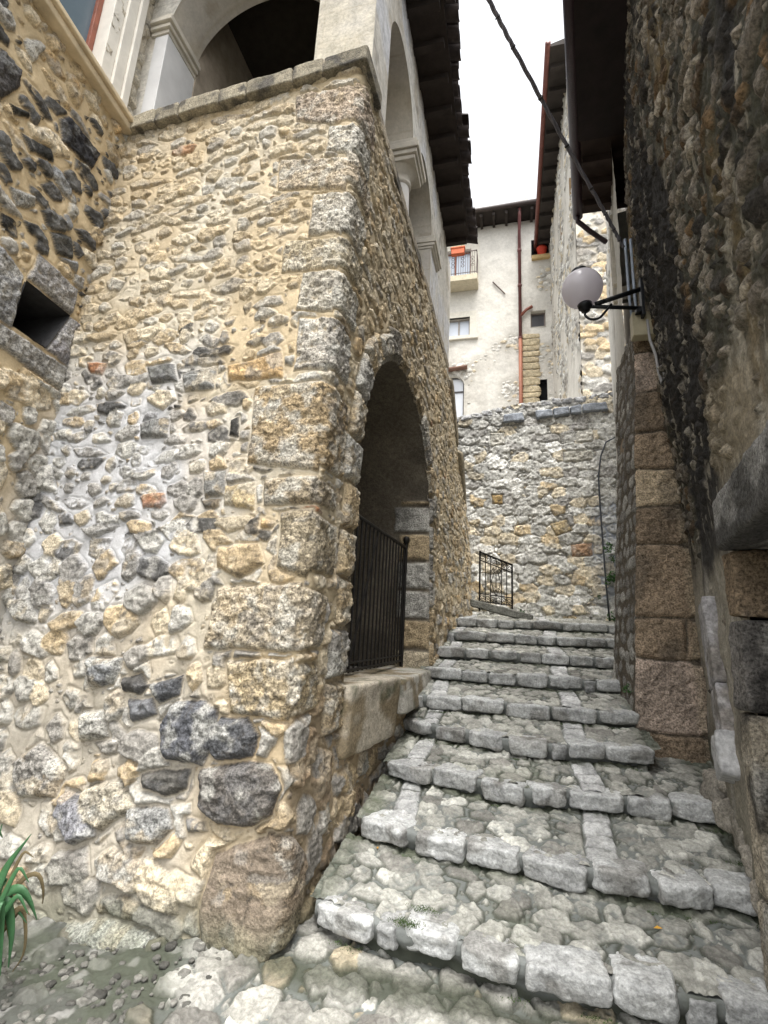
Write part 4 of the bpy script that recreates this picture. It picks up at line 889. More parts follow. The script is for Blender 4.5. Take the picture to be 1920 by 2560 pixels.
dx = np.where(has, np.abs(U-xj+.02*fbm(V*8, U*3, 4, 3)), 9); sd = .008-np.minimum(dj, dx)+.008*fbm(U*16, V*16, 5, 3)
inn = sst(.02, -.05, U)                           # rubble on the flank
s1, i1, t1 = layer(U+.015*fbm(U*9, V*9, 5, 3), V+.015*fbm(U*9, V*9, 6, 3), .2, .14, 901, 1.0, .3, 6)
right = sst(.0, .06, U-np.interp(V, [.7, 2, 3.4, 4.2, 5], [.47, .40, .25, .14, .06])+.05*fbm(V*4, U, 8, 3))   # rough mortar against the wall
sd = np.where(U < -.02, s1, sd+.02*right)
t = np.clip(-sd/.025, 0, 1); rgh = fbm(U*28, V*28, 33, 4); rdg = ridge(U*18, V*18, 35, 3)
bcol = pick(['brown', 'brown', 'tan', 'brown', 'pink'], _h(bi, bi*0+4, 3))*(.72+.35*_h(bi, (U > xj)*1., 6))[..., None]*np.array([1.02, .98, .93])
flk = pick(['gray', 'lgray', 'gray', 'gray', 'lgray'], i1[0])*(.65+.3*i1[4])[..., None]
bc = np.where((U < -.02)[..., None], flk, (bcol*.70+.30*bcol.mean(-1, keepdims=True))*np.array([1.60, 1.58, 1.52]))
bc = bc*(1+.28*fbm(U*7, V*7, 44, 4)+.22*rgh)[..., None]
bc = mixc(bc, (.36, .30, .21), right*.6)
bc = mixc(bc, (.09, .08, .066), .45*sst(.15, .5, fbm(U*3, V*2, 47, 3)))
mk = sst(.004, -.005, sd); bc = mixc(bc, (.12, .10, .075), 1-mk)
h = .022*(1-(1-t)**2)+t*(.014*rgh+.012*rdg)+.02*fbm(U*2, V*2, 3, 3); h = h*(1-.65*inn)+inn*.03*fbm(U*3, V*2.2, 83, 3)
topb = 4.72+.12*fbm(U*3, U*0, 4, 2)-.1*np.clip(U, 0, 1)
grid_mesh('buttress', P0+N0*h[..., None], STONE, bc, .85+0*U, V < topb, dh, (np.cross(P0[100, -4]-P0[100, -5], P0[101, -5]-P0[100, -5])@N0[100, -5]) < 0)
b = MB(); b.hexa([(PXL(.3)+.03, 5.03, .3), (1.75, 5.03, .3), (1.75, 5.9, .3), (PXL(.3)+.03, 5.9, .3), (1.255, 5.03, 4.66), (1.5, 5.03, 4.66), (1.5, 5.9, 4.66), (1.255, 5.9, 4.66)]); b.build('buttress_core', jm, dh)
# eaves
eg = lambda y: .61+(y-3.8)*.143
eav = mat('black_eaves_boards', (.018, .012, .012), .85, var=.4, scale=6)
b = MB(); b.hexa([(eg(.6), .6, 7.56), (eg(.6)+4, -1.4, 7.56), (eg(5.35)+3, 5.35, 7.56), (eg(5.35), 5.35, 7.56), (eg(.6), .6, 7.64), (eg(.6)+4, -1.4, 8.2), (eg(5.35)+3, 5.35, 8.2), (eg(5.35), 5.35, 7.64)])
ro = b.build('roof', eav, dh)
b = MB(); b.hexa([(eg(5.36)+.02, 5.36, 7.60), (eg(5.36)+2.5, 5.36, 7.60), (eg(6.55)+2.5, 6.55, 7.60), (eg(6.55)+.02, 6.55, 7.60), (eg(5.36)+.02, 5.36, 7.68), (eg(5.36)+2.5, 5.36, 8.2), (eg(6.55)+2.5, 6.55, 8.2), (eg(6.55)+.02, 6.55, 7.68)])
b.build('rear_roof', mat('brown_eaves_boards', (.035, .022, .018), .85, var=.4, scale=8), dh)
b = MB()
for y in (5.6, 5.95, 6.3): MB().box((eg(y)+.05, y, 7.50), (eg(y)+.75, y+.07, 7.598)).build('rafter', mat('brown_eaves_boards', (.03, .02, .016)), dh)
b = MB()
n = 10
pts = []; 
for y in (.55, 6.62):
    for i in range(n): a = math.pi+math.pi*i/(n-1); pts.append((eg(y)-.03+.07*math.cos(a), y, 7.63+.07*math.sin(a)))
    for i in range(n): a = math.pi+math.pi*i/(n-1); pts.append((eg(y)-.03+.062*math.cos(a), y, 7.63+.062*math.sin(a)))
fcs = []
for i in range(n-1): fcs += [(i+1, i, 2*n+i, 2*n+i+1), (n+i, n+i+1, 3*n+i+1, 3*n+i)]
fcs += [tuple(range(n)), tuple(range(2*n, 3*n))[::-1]]
b.add(pts, fcs); b.build('gutter', mat('purple_brown_gutter', (.035, .018, .024), .5, var=.3), dh, smooth=True)
b = MB(); b.tube([(eg(6.55)-.03, 6.55, 7.57), (eg(6.55)-.03, 6.57, 7.50), (eg(6.6)+.12, 6.62, 7.36), (eg(6.7)+.36, 6.8, 7.28)], .035, 10); b.build('gutter_outlet', mat('purple_brown_gutter', (.035, .018, .024)), dh, smooth=True)
b = MB(); b.hexa([(2.0, 1.4, -.2), (6, -.8, -.2), (6, 5.3, -.2), (2.0, 5.3, -.2), (1.9, 1.4, 7.5), (6, -.8, 7.5), (6, 5.3, 7.5), (1.9, 5.3, 7.5)]); b.build('body', dk, dh)
# white downpipe in its niche
pb_ = at(1826, 1880, y=3.50); pt_ = at(1770, 1530, y=3.84)
dz_ = (pt_-pb_); Lc = float(np.linalg.norm(dz_)); dz_ /= Lc; dx_ = np.array([-1.0, .17, 0]); dx_ -= dz_*(dx_@dz_); dx_ /= np.linalg.norm(dx_); dy_ = np.cross(dz_, dx_)
r = Rocks()
for f0, f1, cc_ in ((.0, .42, (.35, .34, .345)), (.425, 1.08, (.31, .30, .30))):
    r.block(pb_*(1-(f0+f1)/2)+pt_*(f0+f1)/2-dx_*.012, (.055, .11, Lc*(f1-f0)/2), 0, 22, 16, .004, cc_, .5, 91+int(f0*9), M3=np.stack([dx_, dy_, dz_], 1), skew=.04, stain=[((.17, .15, .125), .7, 4, .05)])
p1 = r.build('white_plaster_strip', PLASTER, dh)
r = Rocks(); r.block(pb_-dz_*.03+dx_*.02, (.062, .125, .12), 0, 18, 9, .006, (.42, .42, .42), .3, 92, M3=np.stack([dx_, dy_, dz_], 1), skew=.5); r.build('strip_foot', PLASTER, p1)
for i, (x_, y_, z_, s_) in enumerate(((1.36, 4.1, .68, .11), (1.30, 3.72, .62, .10), (1.36, 3.55, .55, .12), (1.30, 3.35, .50, .10), (1.36, 3.85, .80, .09), (1.28, 3.15, .40, .11))):
    r = Rocks(); r.block((x_, y_, z_), (s_, s_*1.1, s_*.85), i*.7, 14, 5., .016, np.array((.36, .33, .28))*random.uniform(.8, 1.1), .5, 60+i)
    tag(r.build('loose_stone', STONE), 'rough pale stone heaped at the right edge of the stairs under the white plaster strip', 'stone', 'loose stones at the right edge of the stairs')
print('dark house', time.time()-T0)

# =================================================================== PLASTERED HOUSE (right, behind the buttress)
def simple_face(name, org, eu, nrm, u0, u1, z0, z1, res, parent, base, stones, seed, mix=.5, cw=.3, ch=.18, hs=.03, holes=(), stain=.4, flip=None):
    org, eu, nrm = map(np.array, (org, eu, nrm)); a = np.arange(u0, u1+res, res); bb = np.arange(z0, z1+res, res); A, B = np.meshgrid(a, bb)
    wu = A+.03*fbm(A*4, B*4, seed, 3); wv = B+.03*fbm(A*4+9, B*4, seed+1, 3)
    s1, i1, t1 = layer(wu, wv, cw, ch, seed, 1.35, .2, 6, .5, .5); cover = mix(A, B) if callable(mix) else np.full(A.shape, mix)
    cover = cover+.3*fbm(A*.9, B*.9, seed+3, 4); cv_ = sst(.35, .65, cover)
    sd = s1+.10*cv_; rg = fbm(A*14, B*14, seed+4, 4)
    h, mk = relief(sd, hs*(.5+.7*i1[2]), .02, t1*1.2, rg, rg, .5, .008+.010*fbm(A*4, B*4, seed+8, 3)+.005*rg); h = h+.02*fbm(A*2, B*2, seed+5, 3)
    c = np.tile(np.array(base), A.shape+(1,))*(1+.12*fbm(A*2.5, B*2.5, seed+6, 4))[..., None]
    sc = pick(stones, i1[0])*(.75+.4*i1[4])[..., None]; mo = mixc(c, (.33, .30, .25), (1-cv_)*.7); c = mo*(1-mk[..., None])+sc*mk[..., None]
    c = mixc(c, (.20, .175, .14), stain*sst(.15, .55, fbm(A*1.6, B*.5, seed+7, 4)))
    D = np.ones(A.shape, bool)
    for (x0, x1, y0, y1) in holes: D &= ~((A > x0) & (A < x1) & (B > y0) & (B < y1))
    P = org+A[..., None]*eu+B[..., None]*np.array([0, 0, 1])+h[..., None]*nrm
    fl = (np.cross(eu, (0, 0, 1))@nrm) < 0
    return grid_mesh(name, P, FAR, c, .3*mk, D, parent, fl)
ph = thing('plastered_house', 'narrow grey plastered house front squeezed behind the brown block buttress', 'house', (1.6, 7.5, 0))
e2 = np.array([.169, 1, 0]); e2 /= np.linalg.norm(e2); n2_ = np.array([-e2[1], e2[0], 0])
simple_face('plaster_wall', (1.25, 5.45, 0), e2, n2_, 0, 5.3, .3, 9.2, .022, ph, (.50, .48, .43), ['lgray', 'cream', 'lgray', 'gray'], 31, mix=.62, stain=.5, holes=[(.95, 1.25, 6.3, 7.2)])
b = MB(); q = np.array([1.25, 5.45, 0])
def pq(u, d, z): v = q+e2*u+n2_*d; return (v[0], v[1], z)
b.add([pq(.93, -.22, 6.28), pq(1.27, -.22, 6.28), pq(1.27, -.22, 7.22), pq(.93, -.22, 7.22)], [(0, 1, 2, 3)]); b.build('slit_window', mat('dark_window', (.03, .032, .035), .4), ph)
b = MB()
for u0, u1, z0, z1 in ((.86, .95, 6.2, 7.3), (1.25, 1.34, 6.2, 7.3), (.95, 1.25, 7.2, 7.3)):
    b.hexa([pq(u0, -.2, z0), pq(u1, -.2, z0), pq(u1, .05, z0), pq(u0, .05, z0), pq(u0, -.2, z1), pq(u1, -.2, z1), pq(u1, .05, z1), pq(u0, .05, z1)])
b.build('window_surround', wm, ph, bevel=.01)
b = MB(); b.hexa([pq(0, -.3, .3), pq(5.3, -.3, .3), pq(5.3, -3, .3), pq(0, -3, .3), pq(0, -.3, 9.2), pq(5.3, -.3, 9.2), pq(5.3, -3, 9.2), pq(0, -3, 9.2)]); b.build('body', dk, ph)

# =================================================================== TOWER HOUSE (right, far)
th = thing('tower_house', 'tall whitewashed rubble house with a red gutter rising behind the retaining wall', 'house', (2.2, 13, 5))
TX, TY = 1.86, 13.0
simple_face('alley_face', (TX, TY, 0), (0, 1, 0), (-1, 0, 0), 0, 9, 5, 19.6, .05, th, (.56, .53, .47), ['white', 'cream', 'lgray', 'white', 'gray'], 41, mix=.50, hs=.06, stain=.5)
def mixB(A, B): return .62-.75*sst(14.0, 12.2, B)+.35*sst(.28, .0, A)
simple_face('near_face', (TX, TY, 0), (1, 0, 0), (0, -1, 0), 0, 3.6, 5, 19.6, .03, th, (.54, .50, .42), ['lgray', 'cream', 'lgray', 'tan', 'gray', 'gray'], 43, mix=mixB, hs=.06, cw=.42, ch=.22, stain=.5)
b = MB(); b.box((TX+.05, TY+.05, 5), (6, 22, 19.6)); b.build('body', mat('body_plaster', (.45, .42, .37), .95), th)
b = MB(); b.hexa([(1.27, 12.5, 19.35), (4.5, 12.5, 19.35), (4.5, 21.8, 19.35), (1.27, 21.8, 19.35), (1.27, 12.5, 19.45), (4.5, 12.5, 20.3), (4.5, 21.8, 20.3), (1.27, 21.8, 19.45)]); b.build('roof', mat('dark_far_eaves', (.035, .028, .024), .9, var=.4, scale=3), th)
b = MB()
for k in range(12): y = 13+k*.75; MB().box((1.32, y, 19.18), (TX, y+.14, 19.349)).build('rafter', mat('dark_far_eaves', (.04, .03, .025)), th)
b = MB(); b.tube([(1.20, 12.4, 19.40), (1.20, 21.6, 19.36)], .085, 10); b.build('gutter', mat('red_brown_gutter', (.16, .055, .042), .5, var=.3), th, smooth=True)
for (u, z, l) in ((.55, 14.5, .9), (3.2, 15.5, 1.1)): MB().box((TX-.05, TY+u, z), (TX+.02, TY+u+.09, z+l)).build('weathered_timber', mat('old_timber', (.22, .15, .08), .9, var=.4, scale=8), th)

# =================================================================== WHITE HOUSE (far end)
wh = thing('white_house', 'tall white plastered house with a balcony and a red drainpipe closing the view', 'house', (-.5, 21, 8))
HY = 21.0
holesW = [(-3.3, -1.8, 17.78, 19.72), (-2.85, -1.8, 15.0, 16.0), (-3.0, -2.02, 10.0, 13.0), (.93, 1.58, 15.15, 15.95), (1.02, 1.78, 18.8, 19.75), (1.16, 1.56, 9.5, 12.5)]
def mixW(A, B): return .80-.26*sst(15.2, 14.2, B+.6*fbm(A*.8, B*.8, 5, 2))-.25*sst(.55, .9, A)*sst(16.6, 17.2, B)*sst(19.5, 18.7, B)
simple_face('plaster_wall', (0, HY, 0), (1, 0, 0), (0, -1, 0), -5.5, 1.95, 8, 20.9, .03, wh, (.60, .575, .52), ['white', 'white', 'cream', 'lgray'], 61, mix=mixW, hs=.04, holes=holesW, stain=.25)
b = MB(); b.box((-5.5, HY+.35, 8), (1.95, HY+6, 20.9))
b.build('body', mat('dark_room', (.05, .05, .055), .9), wh)
def far_window(x0, x1, z0, z1, arch=False, name='window', panes=2, fcol=(.30, .27, .24), cur=(.50, .54, .60)):
    f = MB(); y = HY+.18; t_ = .06
    f.box((x0, y, z0), (x0+t_, y+.08, z1)); f.box((x1-t_, y, z0), (x1, y+.08, z1)); f.box((x0+t_, y, z1-t_), (x1-t_, y+.08, z1)); f.box((x0+t_, y, z0), (x1-t_, y+.08, z0+t_))
    xm = (x0+x1)/2
    if panes == 2: f.box((xm-.04, y, z0+t_), (xm+.04, y+.08, z1-t_))
    if arch: f.box((x0+t_, y, z1-.75), (x1-t_, y+.08, z1-.68))
    fo = f.build(name, mat('far_frame_%.2f' % fcol[0], fcol, .6), wh)
    p = MB(); p.box((x0+t_, y+.04, z0+t_), (x1-t_, y+.06, z1-t_)); p.build('pane', mat('far_glass_%.2f' % cur[0], cur, .2, var=.08, scale=1, bump=0, spec=.6), fo)
    rv = MB()
    for a0, a1 in (((x0-.01, HY-.02, z0), (x0+.0, HY+.3, z1)), ((x1, HY-.02, z0), (x1+.01, HY+.3, z1)), ((x0, HY-.02, z1), (x1, HY+.3, z1+.01)), ((x0, HY-.02, z0-.01), (x1, HY+.3, z0))): rv.box(a0, a1)
    rv.build('reveal', mat('far_reveal', (.55, .52, .46), .9), fo); return fo
far_window(-3.3, -1.8, 17.78, 19.72, name='balcony_door', fcol=(.20, .07, .04), cur=(.46, .52, .60))
far_window(-2.85, -1.8, 15.0, 16.0); far_window(.93, 1.58, 15.15, 15.95, panes=1, fcol=(.18, .15, .13), cur=(.06, .06, .065))
far_window(-3.0, -2.02, 10.0, 13.0, arch=True, name='arched_window', panes=1, fcol=(.05, .045, .045), cur=(.55, .57, .60))
b = MB(); 
for i in range(10):   # masonry filling the arch shoulders
    a0, a1 = math.pi*i/10, math.pi*(i+1)/10; xm, zc, R_ = -2.51, 12.52, .49
    p = [(xm+R_*math.cos(a0), zc+R_*math.sin(a0)), (xm+R_*math.cos(a1), zc+R_*math.sin(a1)), (xm+R_*math.cos(a1), 13.03), (xm+R_*math.cos(a0), 13.03)]
    b.add([(x, HY-.015, z) for x, z in p]+[(x, HY+.19, z) for x, z in p], [(0, 1, 2, 3), (0, 4, 5, 1), (7, 6, 5, 4)])
b.build('arch_masonry', mat('far_reveal', (.55, .52, .46)), wh)
ft_ = mat('far_pale_trim', (.60, .57, .49), .9, var=.15)
MB().box((-1.8, HY-.04, 14.992), (-1.5, HY+.1, 16.3)).box((-3.1, HY-.042, 16.0), (-1.802, HY+.1, 16.3)).box((-3.1, HY-.14, 14.82), (-1.42, HY+.1, 14.99)).build('window_surround', ft_, wh)
MB().box((-1.78, HY-.03, 17.76), (-1.38, HY+.1, 20.2)).box((-3.4, HY-.032, 19.74), (-1.782, HY+.1, 20.2)).build('door_surround', ft_, wh)
b = MB(); b.box((1.0, HY+.28, 18.78), (1.8, HY+.34, 19.76)); b.build('dark_opening', mat('blackness', (.01, .01, .01)), wh); MB().box((1.14, HY+.28, 9.5), (1.58, HY+.34, 12.52)).build('dark_doorway', mat('blackness', (.01, .01, .01)), wh)
b = MB(); b.box((1.02, HY-.18, 18.62), (1.86, HY+.1, 18.80)); b.build('wooden_sill', mat('yellow_wood', (.50, .36, .17), .8), wh)
b = MB(); b.box((-3.4, HY-.8, 17.42), (-1.42, HY, 17.72)); bal = b.build('balcony', mat('far_balcony_slab', (.52, .46, .34), .9, var=.2), wh, bevel=.02)
b = MB()
zr0, zr1 = 17.74, 18.95
for k in range(19): x = -3.35+k*.105; b.box((x, HY-.78, zr0), (x+.018, HY-.76, zr1))
for k in range(7): y = HY-.76+k*.11; b.box((-1.47, y, zr0), (-1.45, y+.018, zr1))
b.box((-3.4, HY-.79, zr1), (-1.44, HY-.75, zr1+.035)); b.box((-1.48, HY-.79, zr1), (-1.44, HY, zr1+.035)); b.box((-3.4, HY-.78, zr0+.08), (-1.45, HY-.76, zr0+.1))
for x in (-3.0, -2.55, -2.1, -1.65):
    for z in (18.2, 18.4, 18.6):
        pts = [(x+.07*math.cos(a), HY-.785, z+.07*math.sin(a)) for a in np.linspace(0, 2*math.pi, 11)]; b.tube(pts, .012, 4)
b.build('balcony_railing', mat('far_iron', (.10, .07, .06), .6), bal)
b = MB(); b.add([(-3.1, HY-.35, 13.25), (-1.88, HY-.35, 13.33), (-1.88, HY, 13.5), (-3.1, HY, 13.4), (-3.1, HY-.35, 13.18), (-1.88, HY-.35, 13.28), (-1.88, HY, 13.3), (-3.1, HY, 13.2)], [(0, 1, 2, 3), (4, 7, 6, 5), (0, 4, 5, 1), (1, 5, 6, 2), (2, 6, 7, 3), (3, 7, 4, 0)]); b.build('window_canopy', mat('red_tile', (.20, .11, .08), .9, var=.4, scale=6), wh)
b = MB(); b.tube([(.48, HY-.75, 20.95), (.48, HY-.72, 20.6), (.47, HY-.14, 20.1), (.47, HY-.12, 14.6)], .075, 10); dp = b.build('drainpipe', mat('purple_brown_pipe', (.13, .045, .042), .5, var=.3, scale=3), wh, smooth=True)
b = MB(); b.tube([(.47, HY-.12, 14.6), (.46, HY-.12, 8)], .085, 10); b.build('lower_pipe', mat('orange_red_pipe', (.30, .115, .065), .6, var=.25, scale=3), dp, smooth=True)
b = MB(); b.tube([(.47, HY-.13, 15.7), (.75, HY-.13, 16.0), (1.0, HY-.1, 16.15)], .07, 8); b.build('branch_pipe', mat('rust_pipe', (.22, .07, .045), .6), dp, smooth=True)
b = MB()
for z in (19.2, 17.3, 14.6): MB().tube([(.47, HY-.12, z-.04), (.47, HY-.12, z+.04)], .1, 10).build('pipe_collar', mat('purple_brown_pipe', (.13, .045, .042)), dp)
b = MB(); b.tube([(-.75, HY-.06, 17.7), (-.2, HY-.06, 17.0)], .03, 6); b.build('iron_tie', mat('far_iron', (.05, .05, .05)), wh)
r = Rocks()
z = 9.5; i = 0
while z < 14.6:
    hh_ = random.uniform(.22, .42); r.block((.88+.04*random.random(), HY+.0, z+hh_/2), (.38, .07, hh_/2-.02), 0, 8, 8, .02, np.array((.50, .42, .28))*random.uniform(.85, 1.15), .3, 300+i); z += hh_; i += 1
r.build('quoin_strip', FAR, wh)
b = MB(); b.hexa([(-6, HY-.85, 20.93), (1.95, HY-.85, 20.98), (1.95, HY+4, 20.98), (-6, HY+4, 20.93), (-6, HY-.85, 21.05), (1.95, HY-.85, 21.1), (1.95, HY+4, 22.6), (-6, HY+4, 22.6)]); ro = b.build('roof', mat('dark_far_eaves', (.035, .028, .024)), wh)
b = MB(); b.tube([(-6, HY-.9, 21.02), (1.9, HY-.9, 21.08)], .11, 10); b.build('gutter', mat('grey_brown_gutter', (.06, .045, .04), .5), ro, smooth=True)
b = MB()
for k in range(32): b.tube([(-5.8+k*.24, HY-.8, 21.12), (-5.8+k*.24, HY+2, 21.95)], .10, 8)
b.build('roof_tiles', tm, ro, smooth=True)
b = MB()
for k in range(13): x = -5.4+k*.58; MB().box((x, HY-.8, 20.76), (x+.12, HY, 20.93)).build('rafter', mat('dark_far_eaves', (.035, .028, .024)), ro)
b = MB(); P_ = [at(*p, y=26)[[0, 2]] for p in ((1283, 560), (1283, 508), (1300, 500), (1318, 490), (1322, 512), (1345, 505), (1345, 560))]
b.add([(x, 26, z) for x, z in P_]+[(x, 27, z) for x, z in P_], [tuple(range(7)), tuple(range(13, 6, -1))]+[(i, i+7, (i+1) % 7+7, (i+1) % 7) for i in range(7)])
tag(b.build('ruined_wall', mat('pale_ruin_stone', (.55, .53, .50), .95, var=.3, scale=2, bump=.4)), 'pale broken masonry stub rising above the far roof ridge', 'wall')
# pots
b = MB(); b.box((-2.62, HY-1.02, 18.72), (-2.02, HY-.80, 19.05)); b.box((-2.66, HY-1.05, 19.0), (-1.98, HY-.79, 19.08))
fb = thing('flower_box', 'orange terracotta flower box hanging on the far balcony railing', 'flower box', (-2.3, HY-.9, 18.7))
b.build('box', mat('terracotta', (.50, .12, .05), .8, var=.2), fb, bevel=.02)
b = MB()
for k in range(26):
    x = random.uniform(-2.58, -2.06); d = random.uniform(-.12, .12); hgt = random.uniform(.25, .6); b.add([(x, HY-.9, 19.05), (x+.025, HY-.9, 19.05), (x+d, HY-.9+random.uniform(-.1, .1), 19.05+hgt)], [(0, 1, 2)])
b.build('dry_stalks', mat('dry_yellow_leaf', (.42, .38, .16), .8), fb)
b = MB(); b.lathe([(.0, 18.81), (.16, 18.81), (.22, 19.15), (.24, 19.16), (.24, 19.24), (.2, 19.24), (.18, 19.1)], (1.48, HY-.02, 0), n=18); tag(b.build('red_pot', mat('red_plastic', (.60, .06, .03), .5), smooth=True), 'small bright red pot on the wooden sill of the upper far window', 'flower pot')

# =================================================================== LAMP
lamp = thing('wall_lamp', 'white glass globe street lamp on a black iron bracket on the dark wall', 'street lamp', (1.2, 4.7, 4.8))
G = at(1455, 722, y=4.6); R_ = .192
blk_ = mat('black_lamp_metal', (.015, .016, .018), .45, .3, var=.2, scale=20, bump=.1)
ax_ = np.array([-.10, 0, 1.]); ax_ /= np.linalg.norm(ax_)
b = MB(); b.lathe([(R_*math.sin(a), -R_*math.cos(a)*.98) for a in np.linspace(.30, math.pi-.36, 24)], G, ax_, 40); gm = mat('opal_globe', (.84, .81, .84), .18, var=.06, scale=3, bump=0, spec=.6, Transmission_Weight=.0, Subsurface_Weight=.0); _n = gm.node_tree.nodes; _l = gm.node_tree.links; _t = _n.new('ShaderNodeBsdfTranslucent'); _t.inputs[0].default_value = (.92, .88, .93, 1); _m = _n.new('ShaderNodeMixShader'); _m.inputs[0].default_value = .5
_o = [q for q in _n if q.type == 'OUTPUT_MATERIAL'][0]; _l.new(_n['Principled BSDF'].outputs[0], _m.inputs[1]); _l.new(_t.outputs[0], _m.inputs[2]); _l.new(_m.outputs[0], _o.inputs['Surface'])
b.build('globe', gm, lamp, smooth=True)
b = MB(); b.lathe([(.07, R_*.92), (.08, R_*.93), (.075, R_*1.08), (.05, R_*1.16), (.0, R_*1.18)], G, ax_, 28); b.build('cap', blk_, lamp, smooth=True)
b = MB()
for k in range(3):   # vent tabs below the cap
    a = -1.9+k*.75; p_ = []
    for da, th_ in ((-.13, .66), (.13, .66), (.13, .86), (-.13, .86)):
        rr = R_*1.012; p_.append(G+np.array([rr*math.sin(th_)*math.cos(a+da), rr*math.sin(th_)*math.sin(a+da), rr*math.cos(th_)]))
    q_ = [G+(p-G)*.985 for p in p_]
    b.add(p_+q_, [(0, 1, 2, 3), (4, 7, 6, 5), (0, 4, 5, 1), (1, 5, 6, 2), (2, 6, 7, 3), (3, 7, 4, 0)])
b.build('vents', blk_, lamp)
b = MB(); b.lathe([(.0, -R_*1.34), (.04, -R_*1.32), (.045, -R_*1.16), (.062, -R_*1.14), (.068, -R_*.93), (.055, -R_*.90)], G, ax_, 24); b.build('socket', blk_, lamp, smooth=True)
W1 = np.array([xr(4.75, 4.95)-.075, 4.75, 4.93])
b = MB(); sx = G+np.array([.06, 0, -R_*1.06])
b.tube([sx, W1+np.array([.02, 0, -.17])], .019, 8); b.tube([sx+np.array([.10, 0, .03]), W1+np.array([.02, 0, .05])], .024, 8); b.tube([sx+np.array([.05, 0, .02]), sx+np.array([.14, 0, .04])], .02, 8)
hk = [G+ax_*(-R_*1.36)]+[G+np.array([.01, 0, -R_*1.36])+np.array([.09-.09*math.cos(a), 0, -.09*math.sin(a)]) for a in np.linspace(.3, 2.6, 8)]+[sx+np.array([.20, 0, .0])]
b.tube(hk, .012, 8); b.build('bracket', blk_, lamp, smooth=True)
b = MB(); b.box((W1[0]+.0, 4.71, W1[2]-.26), (W1[0]+.03, 4.79, W1[2]+.15)); b.box((W1[0]-.05, 4.72, W1[2]-.22), (W1[0]+.0, 4.78, W1[2]-.16)); b.build('wall_plate', blk_, lamp, bevel=.004)
# junction box and conduits
J = at(1592, 825, y=4.86); b = MB(); b.box((J[0]-.05, J[1]-.07, J[2]-.10), (J[0]+.25, J[1]+.05, J[2]+.16)); jb_ = tag(b.build('junction_box', mat('beige_plastic', (.42, .37, .25), .6, var=.15), bevel=.01), 'beige plastic junction box on the wall below the lamp bracket', 'junction box')
b = MB()
for dx_ in (0, 14): b.tube([at(1562+dx_, 598, y=4.93), at(1566+dx_, 650, y=4.93), at(1572+dx_, 735, y=4.93), at(1580+dx_, 800, y=4.93)], .013, 8)
tag(b.build('conduit', mat('grey_blue_conduit', (.33, .38, .45), .5), smooth=True), 'pair of grey blue cable conduits running up the wall beside the lamp', 'conduit')
b = MB(); b.tube([at(1618, 800, y=4.7), at(1625, 850, y=4.6), at(1640, 890, y=4.5), at(1646, 930, y=4.45), at(1655, 960, y=4.4), at(1662, 940, y=4.38), at(1655, 915, y=4.42)], .012, 6)
tag(b.build('wall_cable', mat('grey_cable', (.30, .29, .28), .6), smooth=True), 'loose grey cable looping down the dark wall below the lamp', 'cable')
# overhead cable bundle
kp = [at(1558, 618, y=4.85), at(1535, 575, y=4.72), at(1500, 510, y=4.5), at(1400, 335, y=3.95), at(1285, 122, y=3.3), at(1222, 0, y=3.0)]
kp.append(kp[-1]+(kp[-1]-kp[-2])*3.2)
tt = np.linspace(0, len(kp)-1, 90); kp = np.array(kp); cl_ = np.stack([np.interp(tt, np.arange(len(kp)), kp[:, i]) for i in range(3)], -1)
for _ in range(3): cl_[1:-1] = (cl_[:-2]+2*cl_[1:-1]+cl_[2:])/4
oc = thing('overhead_cable', 'twisted bundle of overhead cables crossing the white sky down to the right wall', 'cable', tuple(kp[0]))
rub = mat('weathered_cable_rubber', (.17, .16, .18), .6, var=.3, scale=10)
for k in range(3):
    b = MB(); pts = [p+.011*np.array([math.cos(i*.55+k*2.1), 0, math.sin(i*.55+k*2.1)]) for i, p in enumerate(cl_)]; b.tube(pts, .0095, 6); b.build('cable', rub, oc, smooth=True)
b = MB()
for i in range(6, 88, 9): d = cl_[min(i+1, 89)]-cl_[i]; b.tube([cl_[i], cl_[i]+d*.3], .023, 8)
b.build('cable_ties', mat('black_tie', (.03, .03, .03), .6), oc)

# =================================================================== PLANTS
pm_ = mat('strap_leaf_green', (.04, .115, .045), .5, var=.35, scale=12, bump=.1)
plant = thing('strap_leaf_plant', 'green strap leaved plant at the foot of the left wall', 'plant', (-2.45, 2.0, 0))
base = at(-45, 2360, y=2.0)
def leaf(name, px, y, wd, m):
    pts = [at(*p, y=y+.02*i) for i, p in enumerate(px)]; n = 16; tt = np.linspace(0, len(pts)-1, n); pts = np.array(pts); q = np.stack([np.interp(tt, np.arange(len(pts)), pts[:, i]) for i in range(3)], -1)
    for _ in range(2): q[1:-1] = (q[:-2]+2*q[1:-1]+q[2:])/4
    b = MB(); vs = []; fs = []
    for i in range(n):
        d = q[min(i+1, n-1)]-q[max(i-1, 0)]; d /= np.linalg.norm(d)+1e-9; s = np.cross(d, (0.25, -.9, .35)); s /= np.linalg.norm(s)+1e-9; nn = np.cross(s, d); ww = wd*.62*(.55+.9*math.sin(math.pi*min(1, .25+i/n*.8)))*(1-(i/(n-1))**4)+.001
        for a in (-1, 0, 1): vs.append(q[i]+s*ww*a+nn*(.25*ww*(abs(a))))
        for a in (-1, 0, 1): vs.append(q[i]+s*ww*a*.98+nn*(.25*ww*(abs(a))-.004))
    for i in range(n-1):
        for a in (0, 1): fs += [(6*i+a, 6*i+a+1, 6*i+7+a, 6*i+6+a), (6*i+4+a, 6*i+3+a, 6*i+9+a, 6*i+10+a)]
        fs += [(6*i, 6*i+6, 6*i+9, 6*i+3), (6*i+2, 6*i+5, 6*i+11, 6*i+8)]
    b.add(vs, fs); b.build(name, m, plant, smooth=True)
dead = mat('dry_brown_leaf', (.13, .10, .05), .8, var=.4)
